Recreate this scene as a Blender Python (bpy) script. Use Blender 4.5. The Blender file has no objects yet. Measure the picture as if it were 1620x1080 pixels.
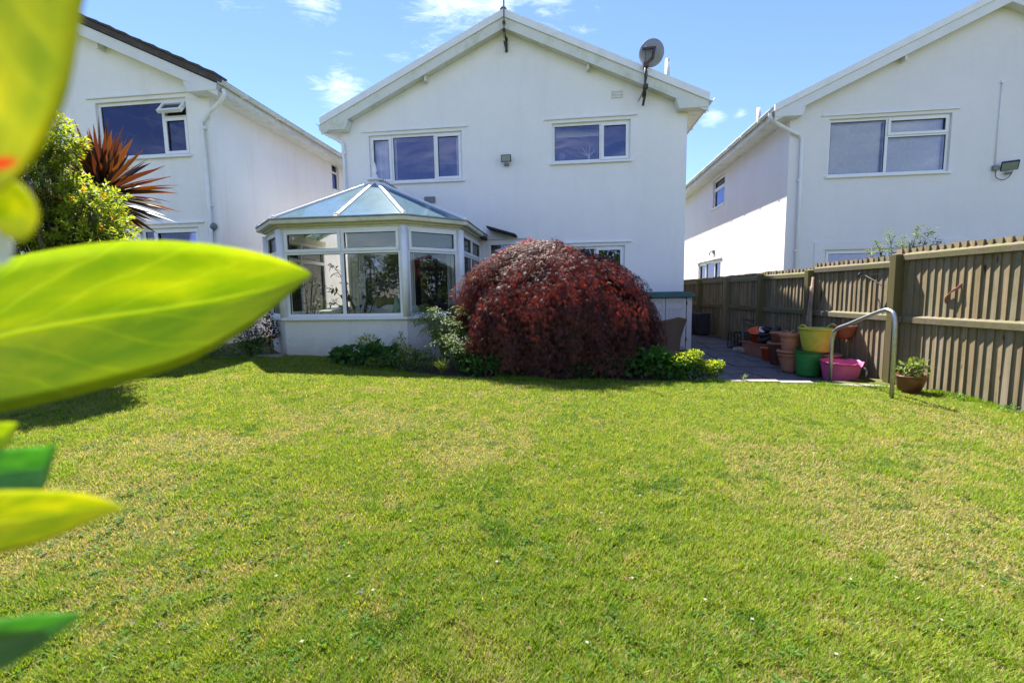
import bpy, bmesh, math, random
import numpy as np
from math import radians, sin, cos, tan, pi, atan2, hypot, sqrt
from mathutils import Vector, Matrix, Euler
from mathutils.geometry import tessellate_polygon
random.seed(7); rng = np.random.default_rng(7)
S = bpy.context.scene; COL = S.collection

# ---------------------------------------------------------------- camera
PITCH, ROLL, YAW = radians(5.96), radians(-0.95), radians(6.67)
cam = bpy.data.cameras.new('camera'); cam.lens = 16; cam.sensor_width = 36; cam.sensor_fit = 'HORIZONTAL'
cam.clip_start = 0.02; cam.clip_end = 2000
cam.dof.use_dof = True; cam.dof.focus_distance = 7.5; cam.dof.aperture_fstop = 5.0
camo = bpy.data.objects.new('camera', cam); COL.objects.link(camo); S.camera = camo
_r = Vector((1, 0, 0)); _f = Vector((0, cos(PITCH), -sin(PITCH))); _u = Vector((0, sin(PITCH), cos(PITCH)))
_R = cos(ROLL)*_r + sin(ROLL)*_u; _U = -sin(ROLL)*_r + cos(ROLL)*_u
camo.matrix_world = Matrix(((_R.x, _U.x, -_f.x, 0), (_R.y, _U.y, -_f.y, 0), (_R.z, _U.z, -_f.z, 1.25), (0, 0, 0, 1)))

def ray(px, py):
    """direction of a pixel of the 1620x1080 photograph"""
    return (_R*((px-810)/720) - _U*((py-540)/720) + _f)

# ---------------------------------------------------------------- light
SUN = Vector((-0.225, 0.60, 1.0)).normalized()
EL = math.asin(SUN.z); AZ = atan2(SUN.x, SUN.y)
world = bpy.data.worlds.new('World'); S.world = world; world.use_nodes = True
wn, wl = world.node_tree.nodes, world.node_tree.links
wn.clear()
wo = wn.new('ShaderNodeOutputWorld'); bg = wn.new('ShaderNodeBackground'); sky = wn.new('ShaderNodeTexSky')
sky.sky_type = 'NISHITA'; sky.sun_disc = False; sky.sun_elevation = EL; sky.sun_rotation = AZ
sky.air_density = 1.0; sky.dust_density = 0.0; sky.ozone_density = 3.0
bg.inputs['Strength'].default_value = 0.076
def wnode(t, **k):
    n = wn.new(t)
    for a, b in k.items(): setattr(n, a, b)
    return n
def wmath(op, a, b=None, clamp=False):
    n = wn.new('ShaderNodeMath'); n.operation = op; n.use_clamp = clamp
    for i, q in enumerate((a, b)):
        if q is None: continue
        if isinstance(q, (int, float)): n.inputs[i].default_value = q
        else: wl.new(q, n.inputs[i])
    return n.outputs[0]
tc = wn.new('ShaderNodeTexCoord')
nrm = wn.new('ShaderNodeVectorMath'); nrm.operation = 'NORMALIZE'; wl.new(tc.outputs['Generated'], nrm.inputs[0])
def wnoise(scale, detail, rough, stretch, dist=0.0):
    mp = wn.new('ShaderNodeMapping'); mp.inputs['Scale'].default_value = stretch; mp.inputs['Rotation'].default_value = (0, radians(25), 0)
    wl.new(nrm.outputs[0], mp.inputs[0])
    n = wn.new('ShaderNodeTexNoise'); n.inputs['Scale'].default_value = scale; n.inputs['Detail'].default_value = detail
    n.inputs['Roughness'].default_value = rough; n.inputs['Distortion'].default_value = dist; wl.new(mp.outputs[0], n.inputs[0]); return n.outputs['Fac']
big = wnoise(3.2, 8, .62, (1.0, 1.6, 3.2), .6)
fine = wnoise(11, 12, .74, (1.0, 1.6, 3.4), 1.2)
cl = None
# wisps of cloud: direction, angular radius, density
for px, py, rad, den in ((537, 132, .065, .92), (508, 0, .055, 1.08), (705, 2, .09, 1.05), (690, 62, .10, .86), (745, 30, .10, .90), (790, 0, .10, .92), (880, 0, .14, .80), (640, 95, .07, .74),
                         (1128, 186, .035, .85), (1172, 181, .022, .8), (1040, 30, .11, .55), (930, 60, .10, .5), (420, 30, .10, .45), (250, -300, .25, .9), (1400, -700, .3, .8), (700, -700, .3, .8)):
    d = ray(px, py).normalized()
    vd = wn.new('ShaderNodeVectorMath'); vd.operation = 'DISTANCE'; wl.new(nrm.outputs[0], vd.inputs[0]); vd.inputs[1].default_value = d
    m = wmath('SUBTRACT', 1.0, wmath('DIVIDE', vd.outputs['Value'], rad*1.5), True)
    m = wmath('MULTIPLY', wmath('POWER', m, .6), den)
    cl = m if cl is None else wmath('MAXIMUM', cl, m)
# the same kind of thin cloud over the rest of the sky (it is what the windows mirror)
back = wn.new('ShaderNodeSeparateXYZ'); wl.new(nrm.outputs[0], back.inputs[0])
bk = wmath('MULTIPLY', wmath('MULTIPLY', back.outputs['Y'], -1.0), 1.4, True)
cl = wmath('MAXIMUM', cl, wmath('MULTIPLY', bk, .85))
tex = wmath('ADD', wmath('MULTIPLY', big, .55), wmath('MULTIPLY', fine, .45))
thr = wmath('SUBTRACT', wmath('ADD', tex, wmath('MULTIPLY', cl, .42)), .78)
cfac = wmath('MULTIPLY', wmath('POWER', wmath('MULTIPLY', thr, 3.4, True), 1.4), .85, True)
mx = wn.new('ShaderNodeMix'); mx.data_type = 'RGBA'
tn = wn.new('ShaderNodeMix'); tn.data_type = 'RGBA'; tn.blend_type = 'MULTIPLY'; tn.inputs['Factor'].default_value = 1; wl.new(sky.outputs[0], tn.inputs['A']); tn.inputs['B'].default_value = (.665, .69, .87, 1)
wl.new(cfac, mx.inputs['Factor']); wl.new(tn.outputs['Result'], mx.inputs['A']); mx.inputs['B'].default_value = (8.5, 8.8, 9.2, 1)
wl.new(mx.outputs['Result'], bg.inputs['Color']); wl.new(bg.outputs[0], wo.inputs['Surface'])
sl = bpy.data.lights.new('sun', 'SUN'); sl.energy = 4.3; sl.angle = radians(.53); sl.color = (1, .95, .86)
so = bpy.data.objects.new('sun', sl); COL.objects.link(so); so.rotation_euler = SUN.to_track_quat('Z', 'Y').to_euler()
vs = S.view_settings; vs.view_transform = 'Standard'; vs.look = 'None'; vs.exposure = 2.0; vs.gamma = 1; vs.use_curve_mapping = False
S.render.engine = 'CYCLES'; S.cycles.max_bounces = 10; S.cycles.transparent_max_bounces = 16; S.cycles.transmission_bounces = 8
S.cycles.caustics_reflective = False; S.cycles.caustics_refractive = False

# ---------------------------------------------------------------- materials
class NT:
    def __init__(s, name):
        m = bpy.data.materials.new(name); m.use_nodes = True; s.m = m; s.n = m.node_tree.nodes; s.l = m.node_tree.links
        s.p = s.n['Principled BSDF']; s.out = s.n['Material Output']; s.tc = None
    def put(s, sock, v):
        if hasattr(v, 'is_linked') or hasattr(v, 'links'): s.l.new(v, sock)
        else: sock.default_value = v
    def coord(s, kind='Object', scale=(1, 1, 1), rnd=0):
        if not s.tc: s.tc = s.n.new('ShaderNodeTexCoord')
        mp = s.n.new('ShaderNodeMapping'); mp.inputs['Scale'].default_value = scale; s.l.new(s.tc.outputs[kind], mp.inputs[0])
        if rnd:
            oi = s.n.new('ShaderNodeObjectInfo'); mu = s.math('MULTIPLY', oi.outputs['Random'], rnd)
            s.l.new(mu, mp.inputs['Location'])
        return mp.outputs[0]
    def noise(s, scale, detail=4, rough=.55, co=None, dist=0, w=None):
        n = s.n.new('ShaderNodeTexNoise'); n.inputs['Scale'].default_value = scale; n.inputs['Detail'].default_value = detail
        n.inputs['Roughness'].default_value = rough; n.inputs['Distortion'].default_value = dist
        s.l.new(co if co is not None else s.coord(), n.inputs['Vector']); return n.outputs['Fac']
    def math(s, op, a, b=None, clamp=False):
        n = s.n.new('ShaderNodeMath'); n.operation = op; n.use_clamp = clamp; s.put(n.inputs[0], a)
        if b is not None: s.put(n.inputs[1], b)
        return n.outputs[0]
    def ramp(s, f, stops):
        n = s.n.new('ShaderNodeValToRGB'); s.l.new(f, n.inputs[0]); e = n.color_ramp.elements
        while len(e) < len(stops): e.new(.5)
        for q, (p, c) in zip(e, stops): q.position = p; q.color = (*c, 1) if len(c) == 3 else c
        return n.outputs[0]
    def mix(s, f, a, b, mode='MIX'):
        n = s.n.new('ShaderNodeMix'); n.data_type = 'RGBA'; n.blend_type = mode; s.put(n.inputs['Factor'], f)
        s.put(n.inputs['A'], a if not isinstance(a, tuple) else (*a, 1)); s.put(n.inputs['B'], b if not isinstance(b, tuple) else (*b, 1)); return n.outputs['Result']
    def bump(s, h, strength=.3, dist=.01):
        n = s.n.new('ShaderNodeBump'); n.inputs['Strength'].default_value = strength; n.inputs['Distance'].default_value = dist
        s.l.new(h, n.inputs['Height']); s.l.new(n.outputs[0], s.p.inputs['Normal']); return n.outputs[0]
    def base(s, c, rough=.6, metal=0, spec=None):
        s.put(s.p.inputs['Base Color'], c if not isinstance(c, tuple) else (*c, 1)); s.put(s.p.inputs['Roughness'], rough); s.p.inputs['Metallic'].default_value = metal
        if spec is not None: s.p.inputs['Specular IOR Level'].default_value = spec
        return s
    def z(s, kind='Object'):
        x = s.n.new('ShaderNodeSeparateXYZ'); s.l.new(s.coord(kind), x.inputs[0]); return x.outputs['Z']
    def rand(s): return s.n.new('ShaderNodeObjectInfo').outputs['Random']
M = {}
def simple(name, c, rough=.6, metal=0, var=.12, scale=14, bump=.1, spec=None, dirt=None):
    t = NT(name); n = t.noise(scale, 5, .6, t.coord(rnd=7))
    col = t.ramp(n, [(.25, tuple(x*(1-var) for x in c)), (.75, tuple(min(1, x*(1+var)) for x in c))])
    if dirt:
        d = t.noise(3.1, 7, .7, t.coord(rnd=3)); col = t.mix(t.ramp(d, [(.52, (0, 0, 0)), (.75, (1, 1, 1))]), col, dirt)
    t.base(col, rough, metal, spec)
    if bump: t.bump(t.noise(scale*6, 4), bump, .004)
    M[name] = t.m; return t.m

def render_wall(name, c, stain=.5, rough_scale=1.0):
    t = NT(name); co = t.coord()
    streak = t.noise(1.0, 6, .65, t.coord(scale=(3.2, 3.2, .45)))
    blot = t.noise(.8, 6, .6, co); spk = t.noise(38, 3, .6, co)
    col = t.ramp(blot, [(.3, tuple(x*.93 for x in c)), (.7, c)])
    col = t.mix(t.math('MULTIPLY', t.ramp(streak, [(.5, (0, 0, 0)), (.75, (1, 1, 1))]), stain*.45), col, (.46, .45, .38))
    # splash dirt and algae just above the ground
    zz = t.z(); low = t.math('SUBTRACT', 1.0, t.math('DIVIDE', zz, t.math('ADD', .22, t.math('MULTIPLY', t.noise(4, 6, .7, co), .75))), True)
    col = t.mix(t.math('MULTIPLY', low, stain*.9), col, (.34, .27, .20))
    grime = t.ramp(t.noise(6.5, 10, .75, co), [(.62, (0, 0, 0)), (.72, (1, 1, 1))])
    col = t.mix(t.math('MULTIPLY', grime, stain*.35), col, (.36, .35, .33))
    t.base(col, .92, 0, .25)
    rip = t.noise(20*rough_scale, 4, .55, t.coord(scale=(1, 1, 2.6)), .4); gr = t.noise(75, 3, .6, co)
    h = t.math('ADD', rip, t.math('MULTIPLY', gr, .45)); t.bump(h, .62, .016)
    M[name] = t.m; return t.m
render_wall('render_white', (.90, .875, .86), .25)
render_wall('render_left', (.90, .875, .86), .42)
render_wall('render_right', (.82, .79, .795), .2)
render_wall('render_dwarf', (.76, .74, .70), 1.0, .8)
simple('upvc', (.80, .80, .81), .35, var=.05, scale=4, bump=0, dirt=(.70, .70, .66))
simple('upvc_grubby', (.72, .72, .68), .45, var=.10, scale=5, bump=0, dirt=(.46, .47, .33))
simple('upvc_yellowed', (.60, .58, .42), .5, var=.12, scale=6, bump=0, dirt=(.40, .40, .24))
simple('interior_wall', (.30, .28, .26), .9, bump=0)
simple('interior_dark', (.10, .095, .09), .9, bump=0)
simple('interior_floor', (.32, .23, .15), .5, bump=0)
# barge boards: painted timber with algae blooms
def barge(name, c, alg):
    t = NT(name); co = t.coord()
    col = t.ramp(t.noise(2.5, 6, .6, co), [(.3, tuple(x*.9 for x in c)), (.7, c)])
    a = t.ramp(t.noise(2.3, 8, .72, co), [(.50, (0, 0, 0)), (.70, (1, 1, 1))])
    col = t.mix(t.math('MULTIPLY', a, alg), col, (.36, .38, .16))
    k = t.ramp(t.noise(11, 6, .7, co), [(.68, (0, 0, 0)), (.74, (1, 1, 1))]); col = t.mix(t.math('MULTIPLY', k, alg*.8), col, (.18, .16, .10))
    t.base(col, .6); t.bump(t.noise(30, 4), .15, .004); M[name] = t.m
barge('barge_algae', (.72, .72, .66), .62); barge('barge_clean', (.77, .77, .78), .04); barge('barge_left', (.77, .77, .75), .12)
def tiles(name, c):
    t = NT(name); co = t.coord(); w = t.n.new('ShaderNodeTexBrick'); t.l.new(co, w.inputs[0]); w.inputs['Scale'].default_value = 3
    col = t.ramp(t.noise(9, 8, .7, co), [(.3, tuple(x*.6 for x in c)), (.6, c), (.8, (.20, .19, .14))]); t.base(col, .9); t.bump(t.noise(25, 6, .7, co), .6, .02); M[name] = t.m
tiles('roof_tile', (.085, .07, .06)); tiles('slate', (.035, .037, .045))
# weathered fence timber
def timber(name, base, dark, moss, mossy=.5, grain_z=.6, sc=1.0):
    t = NT(name); r = t.rand(); co = t.coord(scale=(22*sc, 22*sc, grain_z*sc), rnd=37); g = t.noise(1.6, 9, .68, co, .8)
    col = t.ramp(g, [(.28, dark), (.5, base), (.78, tuple(min(1, x*1.35) for x in base))])
    col = t.mix(t.math('MULTIPLY', r, .75), col, tuple(x*.60 for x in base)); 
    r2 = t.math('FRACT', t.math('MULTIPLY', r, 7.31)); col = t.mix(t.math('MULTIPLY', r2, .55), col, (.235, .215, .18))
    r3 = t.math('FRACT', t.math('MULTIPLY', r, 23.7)); col = t.mix(t.math('MULTIPLY', t.math('GREATER_THAN', r3, .72), .45), col, tuple(x*.5 for x in base))
    wc = t.coord(scale=(1, 1, 1), rnd=11); ms = t.noise(2.2, 8, .72, wc)
    col = t.mix(t.math('MULTIPLY', t.ramp(ms, [(.42, (0, 0, 0)), (.66, (1, 1, 1))]), mossy), col, moss)
    kn = t.ramp(t.noise(5, 2, .4, t.coord(scale=(2.2, 2.2, .7), rnd=19)), [(.73, (0, 0, 0)), (.77, (1, 1, 1))]); col = t.mix(kn, col, (.05, .035, .02))
    t.base(col, .85, 0, .3); t.bump(g, .5, .006); M[name] = t.m
timber('fence_board', (.31, .225, .13), (.085, .058, .034), (.135, .125, .045), .6)
timber('fence_rail', (.155, .12, .07), (.045, .036, .024), (.135, .135, .045), .85, 22, .5)
timber('fence_post', (.17, .13, .06), (.06, .045, .02), (.11, .11, .022), .85)
timber('old_wood', (.15, .125, .10), (.05, .04, .03), (.10, .10, .05), .4)
# glass
def glass(name, tint, base_ref, mul=1.4, rough=0.0, gcol=(1, 1, 1), body=None):
    t = NT(name); t.n.remove(t.p)
    fr = t.n.new('ShaderNodeFresnel'); fr.inputs['IOR'].default_value = 1.5
    f = t.math('ADD', t.math('MULTIPLY', fr.outputs[0], mul), base_ref, True)
    tr = t.n.new('ShaderNodeBsdfTransparent'); tr.inputs[0].default_value = (*tint, 1)
    gl = t.n.new('ShaderNodeBsdfGlossy'); gl.inputs['Roughness'].default_value = rough; gl.inputs['Color'].default_value = (*gcol, 1)
    a = tr.outputs[0]
    if body:
        df = t.n.new('ShaderNodeBsdfDiffuse'); df.inputs[0].default_value = (*body[0], 1); m0 = t.n.new('ShaderNodeMixShader')
        dn = t.math('MULTIPLY', t.ramp(t.noise(7, 6, .7), [(.3, (.6, .6, .6)), (.7, (1, 1, 1))]), body[1]); t.l.new(dn, m0.inputs[0])
        t.l.new(a, m0.inputs[1]); t.l.new(df.outputs[0], m0.inputs[2]); a = m0.outputs[0]
    # sealed units are never quite flat: a faint slow warp
    bp = t.n.new('ShaderNodeBump'); bp.inputs['Strength'].default_value = .03; bp.inputs['Distance'].default_value = .05
    t.l.new(t.noise(1.6, 1, .5, t.coord(rnd=5)), bp.inputs['Height']); t.l.new(bp.outputs[0], gl.inputs['Normal'])
    mxs = t.n.new('ShaderNodeMixShader'); t.l.new(f, mxs.inputs[0]); t.l.new(a, mxs.inputs[1]); t.l.new(gl.outputs[0], mxs.inputs[2]); t.l.new(mxs.outputs[0], t.out.inputs['Surface']); M[name] = t.m
glass('glass', (.95, .96, .97), .055, 1.1, gcol=(.62, .64, .95))
glass('glass_blind', (.99, .99, .99), .02, .8, gcol=(.72, .76, 1))
glass('glass_cons', (.97, .985, .975), .0, 1.0)
glass('glass_roof', (.84, .93, .95), .02, 1.0, .12, (.80, .92, 1), ((.32, .54, .66), .34))
# leaves
def leafmat(name, rough=.45, trans=.5, sat=1.0, spec=.5, tmul=(1.6, 1.5, .7), bumpy=0):
    t = NT(name); at = t.n.new('ShaderNodeAttribute'); at.attribute_name = 'col'
    t.base(at.outputs['Color'], rough, 0, spec)
    tr = t.n.new('ShaderNodeBsdfTranslucent'); c = t.mix(1.0, at.outputs['Color'], tuple(tmul), 'MULTIPLY'); t.l.new(c, tr.inputs[0])
    ms = t.n.new('ShaderNodeMixShader'); ms.inputs[0].default_value = trans; t.l.new(t.p.outputs[0], ms.inputs[1]); t.l.new(tr.outputs[0], ms.inputs[2]); t.l.new(ms.outputs[0], t.out.inputs['Surface'])
    M[name] = t.m
leafmat('leaf', .5, .45, spec=.35); leafmat('grass', .6, .4, spec=.18, tmul=(1.5, 1.45, .6)); leafmat('maple', .58, .38, tmul=(3.6, 1.2, .75), spec=.28); leafmat('sword', .5, .25, tmul=(2.3, 1.2, .5), spec=.3)
leafmat('petal', .6, .4, tmul=(1, 1, 1))
# big out-of-focus leaves: midrib and side veins from the UV map
def bigleaf(name, c, cv, trans, tcol, rough=.35, spot=None):
    t = NT(name); uv = t.coord('UV'); sp = t.n.new('ShaderNodeSeparateXYZ'); t.l.new(uv, sp.inputs[0]); X, Y = sp.outputs['X'], sp.outputs['Y']
    wob = t.math('MULTIPLY', t.math('SUBTRACT', t.noise(5, 3, .6, uv), .5), .05); a = t.math('ABSOLUTE', t.math('SUBTRACT', t.math('ADD', Y, wob), .5)); mid = t.math('SUBTRACT', 1.0, t.math('DIVIDE', a, .020), True)
    ph = t.math('ADD', t.math('SUBTRACT', t.math('MULTIPLY', X, 6.5), t.math('MULTIPLY', t.math('POWER', a, .75), 4.2)), t.math('MULTIPLY', t.math('SIGN', t.math('SUBTRACT', Y, .5)), .21))
    ph = t.math('ADD', ph, t.math('MULTIPLY', t.noise(3, 3, .6, uv), .8)); vv = t.math('ABSOLUTE', t.math('SUBTRACT', t.math('FRACT', ph), .5)); side = t.math('MULTIPLY', t.math('SUBTRACT', 1.0, t.math('DIVIDE', vv, .06), True), .42)
    vo = t.n.new('ShaderNodeTexVoronoi'); vo.feature = 'DISTANCE_TO_EDGE'; vo.inputs['Scale'].default_value = 26; t.l.new(uv, vo.inputs['Vector']); net = t.math('MULTIPLY', t.math('SUBTRACT', 1.0, t.math('DIVIDE', vo.outputs[0], .06), True), .10)
    v = t.math('MAXIMUM', t.math('MAXIMUM', mid, side), net); mot = t.ramp(t.noise(4, 6, .65, uv), [(.3, tuple(x*.65 for x in c)), (.7, tuple(x*1.25 for x in c))])
    col = t.mix(v, mot, cv); t.base(col, rough)
    tm = t.ramp(t.noise(2.2, 6, .65, uv, .5), [(.36, tuple(x*q for x, q in zip(tcol, (.55, .72, .5)))), (.62, tcol)])
    rim = t.math('MULTIPLY', t.math('SUBTRACT', a, .38, True), 6.0, True); tm = t.mix(t.math('MULTIPLY', rim, .55), tm, tuple(min(1, x*1.3+.03) for x in tcol))
    tm = t.mix(t.math('MULTIPLY', v, .6), tm, tuple(min(1, x*1.4+.02) for x in tcol)); bl = t.ramp(t.noise(13, 3, .6, uv), [(.74, (0, 0, 0)), (.78, (1, 1, 1))]); tm = t.mix(t.math('MULTIPLY', bl, .4), tm, (.25, .18, .02))
    if spot:
        dx = t.math('DIVIDE', t.math('SUBTRACT', X, spot[0]), spot[2]); dy = t.math('DIVIDE', t.math('SUBTRACT', Y, spot[1]), spot[3]); dd = t.math('ADD', t.math('MULTIPLY', dx, dx), t.math('MULTIPLY', dy, dy)); sf = t.math('MULTIPLY', t.math('SUBTRACT', 1.0, dd, True), 2.0, True)
        tm = t.mix(sf, tm, (.90, .22, .02)); t.put(t.p.inputs['Base Color'], t.mix(sf, col, (.6, .10, .02)))
    tr = t.n.new('ShaderNodeBsdfTranslucent'); t.l.new(tm, tr.inputs[0]); t.bump(v, .3, .002)
    ms = t.n.new('ShaderNodeMixShader'); ms.inputs[0].default_value = trans; t.l.new(t.p.outputs[0], ms.inputs[1]); t.l.new(tr.outputs[0], ms.inputs[2]); t.l.new(ms.outputs[0], t.out.inputs['Surface']); M[name] = t.m
bigleaf('leaf_spotted', (.20, .22, .02), (.32, .34, .06), .70, (.74, .72, .03), spot=(.755, .27, .035, .16))
bigleaf('leaf_fresh', (.19, .23, .02), (.34, .35, .06), .70, (.60, .66, .03))
bigleaf('leaf_yellow', (.20, .22, .02), (.32, .34, .06), .70, (.72, .70, .03))
bigleaf('leaf_dark', (.11, .22, .07), (.28, .34, .20), .5, (.28, .62, .10), .22)
simple('leaf_white', (.86, .86, .80), .5, bump=0)
simple('bark', (.09, .065, .045), .9, var=.4, scale=20, bump=.5); simple('bark_red', (.07, .035, .03), .85, var=.3, bump=.4)
simple('soil', (.055, .038, .026), .95, var=.5, scale=18, bump=1.0)
simple('terracotta', (.42, .17, .09), .8, var=.18, scale=6, bump=.2, dirt=(.34, .23, .17)); simple('terracotta_dark', (.28, .095, .045), .7, var=.25, scale=6, bump=.2, dirt=(.15, .075, .045))
simple('plastic_pot', (.34, .13, .085), .5, bump=0, dirt=(.22, .11, .08)); simple('glaze_brown', (.16, .06, .028), .30, var=.5, scale=7, bump=.1)
simple('trug_yellow', (.52, .49, .05), .5, bump=.05, dirt=(.33, .31, .09)); simple('trug_green', (.035, .24, .045), .5, bump=.05, dirt=(.05, .14, .05)); simple('trug_pink', (.58, .09, .23), .5, bump=.05, dirt=(.40, .12, .19))
simple('orange_plastic', (.75, .13, .025), .45, bump=.0, dirt=(.45, .10, .03)); simple('black_plastic', (.022, .022, .025), .6); simple('grey_plastic', (.18, .19, .20), .5)
simple('galvanised', (.46, .47, .48), .38, .85, var=.2, scale=30, bump=.08, dirt=(.30, .29, .25)); simple('dark_metal', (.06, .055, .055), .5, .6, dirt=(.12, .07, .04)); simple('dish_grey', (.25, .26, .32), .5, bump=0)
simple('shed_resin', (.55, .52, .52), .6, var=.05); simple('shed_roof', (.03, .105, .10), .5, var=.15, scale=5)
simple('concrete', (.30, .27, .23), .95, var=.25, scale=9, bump=.5, dirt=(.17, .15, .10)); simple('pink_string', (.42, .17, .13), .8)
simple('fabric_cream', (.62, .58, .50), .9, var=.06); simple('curtain', (.58, .56, .52), .9); simple('blind', (.80, .80, .81), .6, bump=0); simple('teal', (.22, .38, .32), .7); simple('lamp_glass', (.30, .34, .30), .25, bump=0)
simple('amber', (.62, .42, .30), .5, bump=0)
def wicker():
    t = NT('wicker'); w = t.n.new('ShaderNodeTexWave'); w.bands_direction = 'Z'; w.inputs['Scale'].default_value = 22; w.inputs['Distortion'].default_value = 1.5; t.l.new(t.coord(), w.inputs[0])
    v = t.n.new('ShaderNodeTexWave'); v.bands_direction = 'X'; v.inputs['Scale'].default_value = 12; t.l.new(t.coord(), v.inputs[0]); h = t.math('MULTIPLY', w.outputs[0], t.math('ADD', t.math('MULTIPLY', v.outputs[0], .5), .5))
    t.base(t.ramp(h, [(.0, (.08, .05, .035)), (.6, (.27, .19, .13))]), .65); t.bump(h, .8, .01); M['wicker'] = t.m
wicker()
def paving():
    t = NT('paving'); r = t.rand(); co = t.coord(rnd=23); col = t.ramp(t.noise(3.0, 8, .7, co, 1.2), [(.3, (.060, .052, .060)), (.55, (.115, .10, .105)), (.75, (.19, .175, .165))])
    col = t.mix(t.math('MULTIPLY', r, .5), col, (.13, .115, .125)); col = t.mix(t.ramp(t.noise(7, 8, .75, co), [(.62, (0, 0, 0)), (.7, (1, 1, 1))]), col, (.27, .25, .22))
    t.base(col, .8); t.bump(t.noise(9, 8, .65, co, 1.0), .6, .012); M['paving'] = t.m
paving()
def lawnbase():
    t = NT('turf'); co = t.coord(); n = t.noise(1.1, 8, .65, co); f = t.noise(60, 4, .7, co)
    col = t.mix(t.ramp(n, [(.45, (0, 0, 0)), (.68, (1, 1, 1))]), (.075, .10, .02), (.20, .155, .075)); col = t.mix(t.math('MULTIPLY', f, .6), col, (.06, .07, .015))
    t.base(col, .95, 0, .1); t.bump(f, .8, .01); M['turf'] = t.m
lawnbase()

# ---------------------------------------------------------------- helpers
class MB:
    def __init__(s): s.v = []; s.f = []; s.sm = []
    def add(s, vs, fs, smooth=False, m=None):
        o = len(s.v)
        for p in vs:
            p = Vector(p); s.v.append(m @ p if m is not None else p)
        for q in fs: s.f.append([o+i for i in q]); s.sm.append(smooth)
        return s
    def box(s, a, b, m=None):
        x0, y0, z0 = a; x1, y1, z1 = b
        return s.add([(x0, y0, z0), (x1, y0, z0), (x1, y1, z0), (x0, y1, z0), (x0, y0, z1), (x1, y0, z1), (x1, y1, z1), (x0, y1, z1)],
              [(0, 3, 2, 1), (4, 5, 6, 7), (0, 1, 5, 4), (1, 2, 6, 5), (2, 3, 7, 6), (3, 0, 4, 7)], m=m)
    def ring(s, x0, x1, z0, z1, t, y0, y1, m=None):
        s.box((x0, y0, z0), (x1, y1, z0+t), m); s.box((x0, y0, z1-t), (x1, y1, z1), m)
        s.box((x0, y0, z0+t), (x0+t, y1, z1-t), m); s.box((x1-t, y0, z0+t), (x1, y1, z1-t), m); return s
    def prism(s, poly, y0, y1, m=None):           # outline in x,z extruded along y
        n = len(poly); vs = [(x, y0, z) for x, z in poly]+[(x, y1, z) for x, z in poly]
        t = tessellate_polygon([[Vector((x, z, 0)) for x, z in poly]])
        fs = [tuple(a) for a in t]+[tuple(i+n for i in reversed(a)) for a in t]+[(i, (i+1) % n, (i+1) % n+n, i+n) for i in range(n)]
        return s.add(vs, fs, m=m)
    def plan(s, poly, z0, z1, m=None):            # outline in x,y extruded along z
        n = len(poly); vs = [(x, y, z0) for x, y in poly]+[(x, y, z1) for x, y in poly]
        t = tessellate_polygon([[Vector((x, y, 0)) for x, y in poly]])
        fs = [tuple(a) for a in t]+[tuple(i+n for i in reversed(a)) for a in t]+[(i, (i+1) % n, (i+1) % n+n, i+n) for i in range(n)]
        return s.add(vs, fs, m=m)
    def bar(s, a, b, w, h, up=(0, 0, 1)):         # rectangular bar between two points
        a, b = Vector(a), Vector(b); d = (b-a).normalized(); x = d.cross(Vector(up)).normalized(); z = x.cross(d)
        vs = [p + x*sx*w/2 + z*sz*h/2 for p in (a, b) for sx, sz in ((-1, -1), (1, -1), (1, 1), (-1, 1))]
        return s.add(vs, [(0, 1, 2, 3), (7, 6, 5, 4), (0, 4, 5, 1), (1, 5, 6, 2), (2, 6, 7, 3), (3, 7, 4, 0)])
    def tube(s, pts, r, n=10, caps=True):
        pts = [Vector(p) for p in pts]; rs = r if isinstance(r, (list, tuple)) else [r]*len(pts); rings = []; o = len(s.v); ref = None
        for i, p in enumerate(pts):
            d = (pts[min(i+1, len(pts)-1)]-pts[max(i-1, 0)]).normalized()
            if ref is None: ref = d.cross(Vector((0, 0, 1)) if abs(d.z) < .9 else Vector((1, 0, 0))).normalized()
            x = (ref - d*ref.dot(d)).normalized(); ref = x; y = d.cross(x)
            for k in range(n):
                a = 2*pi*k/n; s.v.append(p + (x*cos(a)+y*sin(a))*rs[i])
        for i in range(len(pts)-1):
            for k in range(n): s.f.append([o+i*n+k, o+i*n+(k+1) % n, o+(i+1)*n+(k+1) % n, o+(i+1)*n+k]); s.sm.append(True)
        if caps:
            s.f.append([o+k for k in reversed(range(n))]); s.sm.append(False); s.f.append([o+(len(pts)-1)*n+k for k in range(n)]); s.sm.append(False)
        return s
    def lathe(s, prof, n=32, c=(0, 0, 0), dz=None, m=None):
        o = len(s.v)
        for r, z in prof:
            for k in range(n):
                a = 2*pi*k/n; q = Vector((c[0]+r*cos(a), c[1]+r*sin(a), c[2]+z + (dz(a, r, z) if dz else 0))); s.v.append(m @ q if m is not None else q)
        for i in range(len(prof)-1):
            for k in range(n): s.f.append([o+i*n+k, o+i*n+(k+1) % n, o+(i+1)*n+(k+1) % n, o+(i+1)*n+k]); s.sm.append(True)
        return s
    def build(s, name, mat, parent=None, loc=None, rot=None, bevel=0):
        me = bpy.data.meshes.new(name); me.from_pydata([tuple(p) for p in s.v], [], s.f)
        me.polygons.foreach_set('use_smooth', s.sm); me.materials.append(M[mat]); me.update()
        bm = bmesh.new(); bm.from_mesh(me); bmesh.ops.recalc_face_normals(bm, faces=bm.faces); bm.to_mesh(me); bm.free()
        return link(name, me, parent, loc, rot, bevel)
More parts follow.
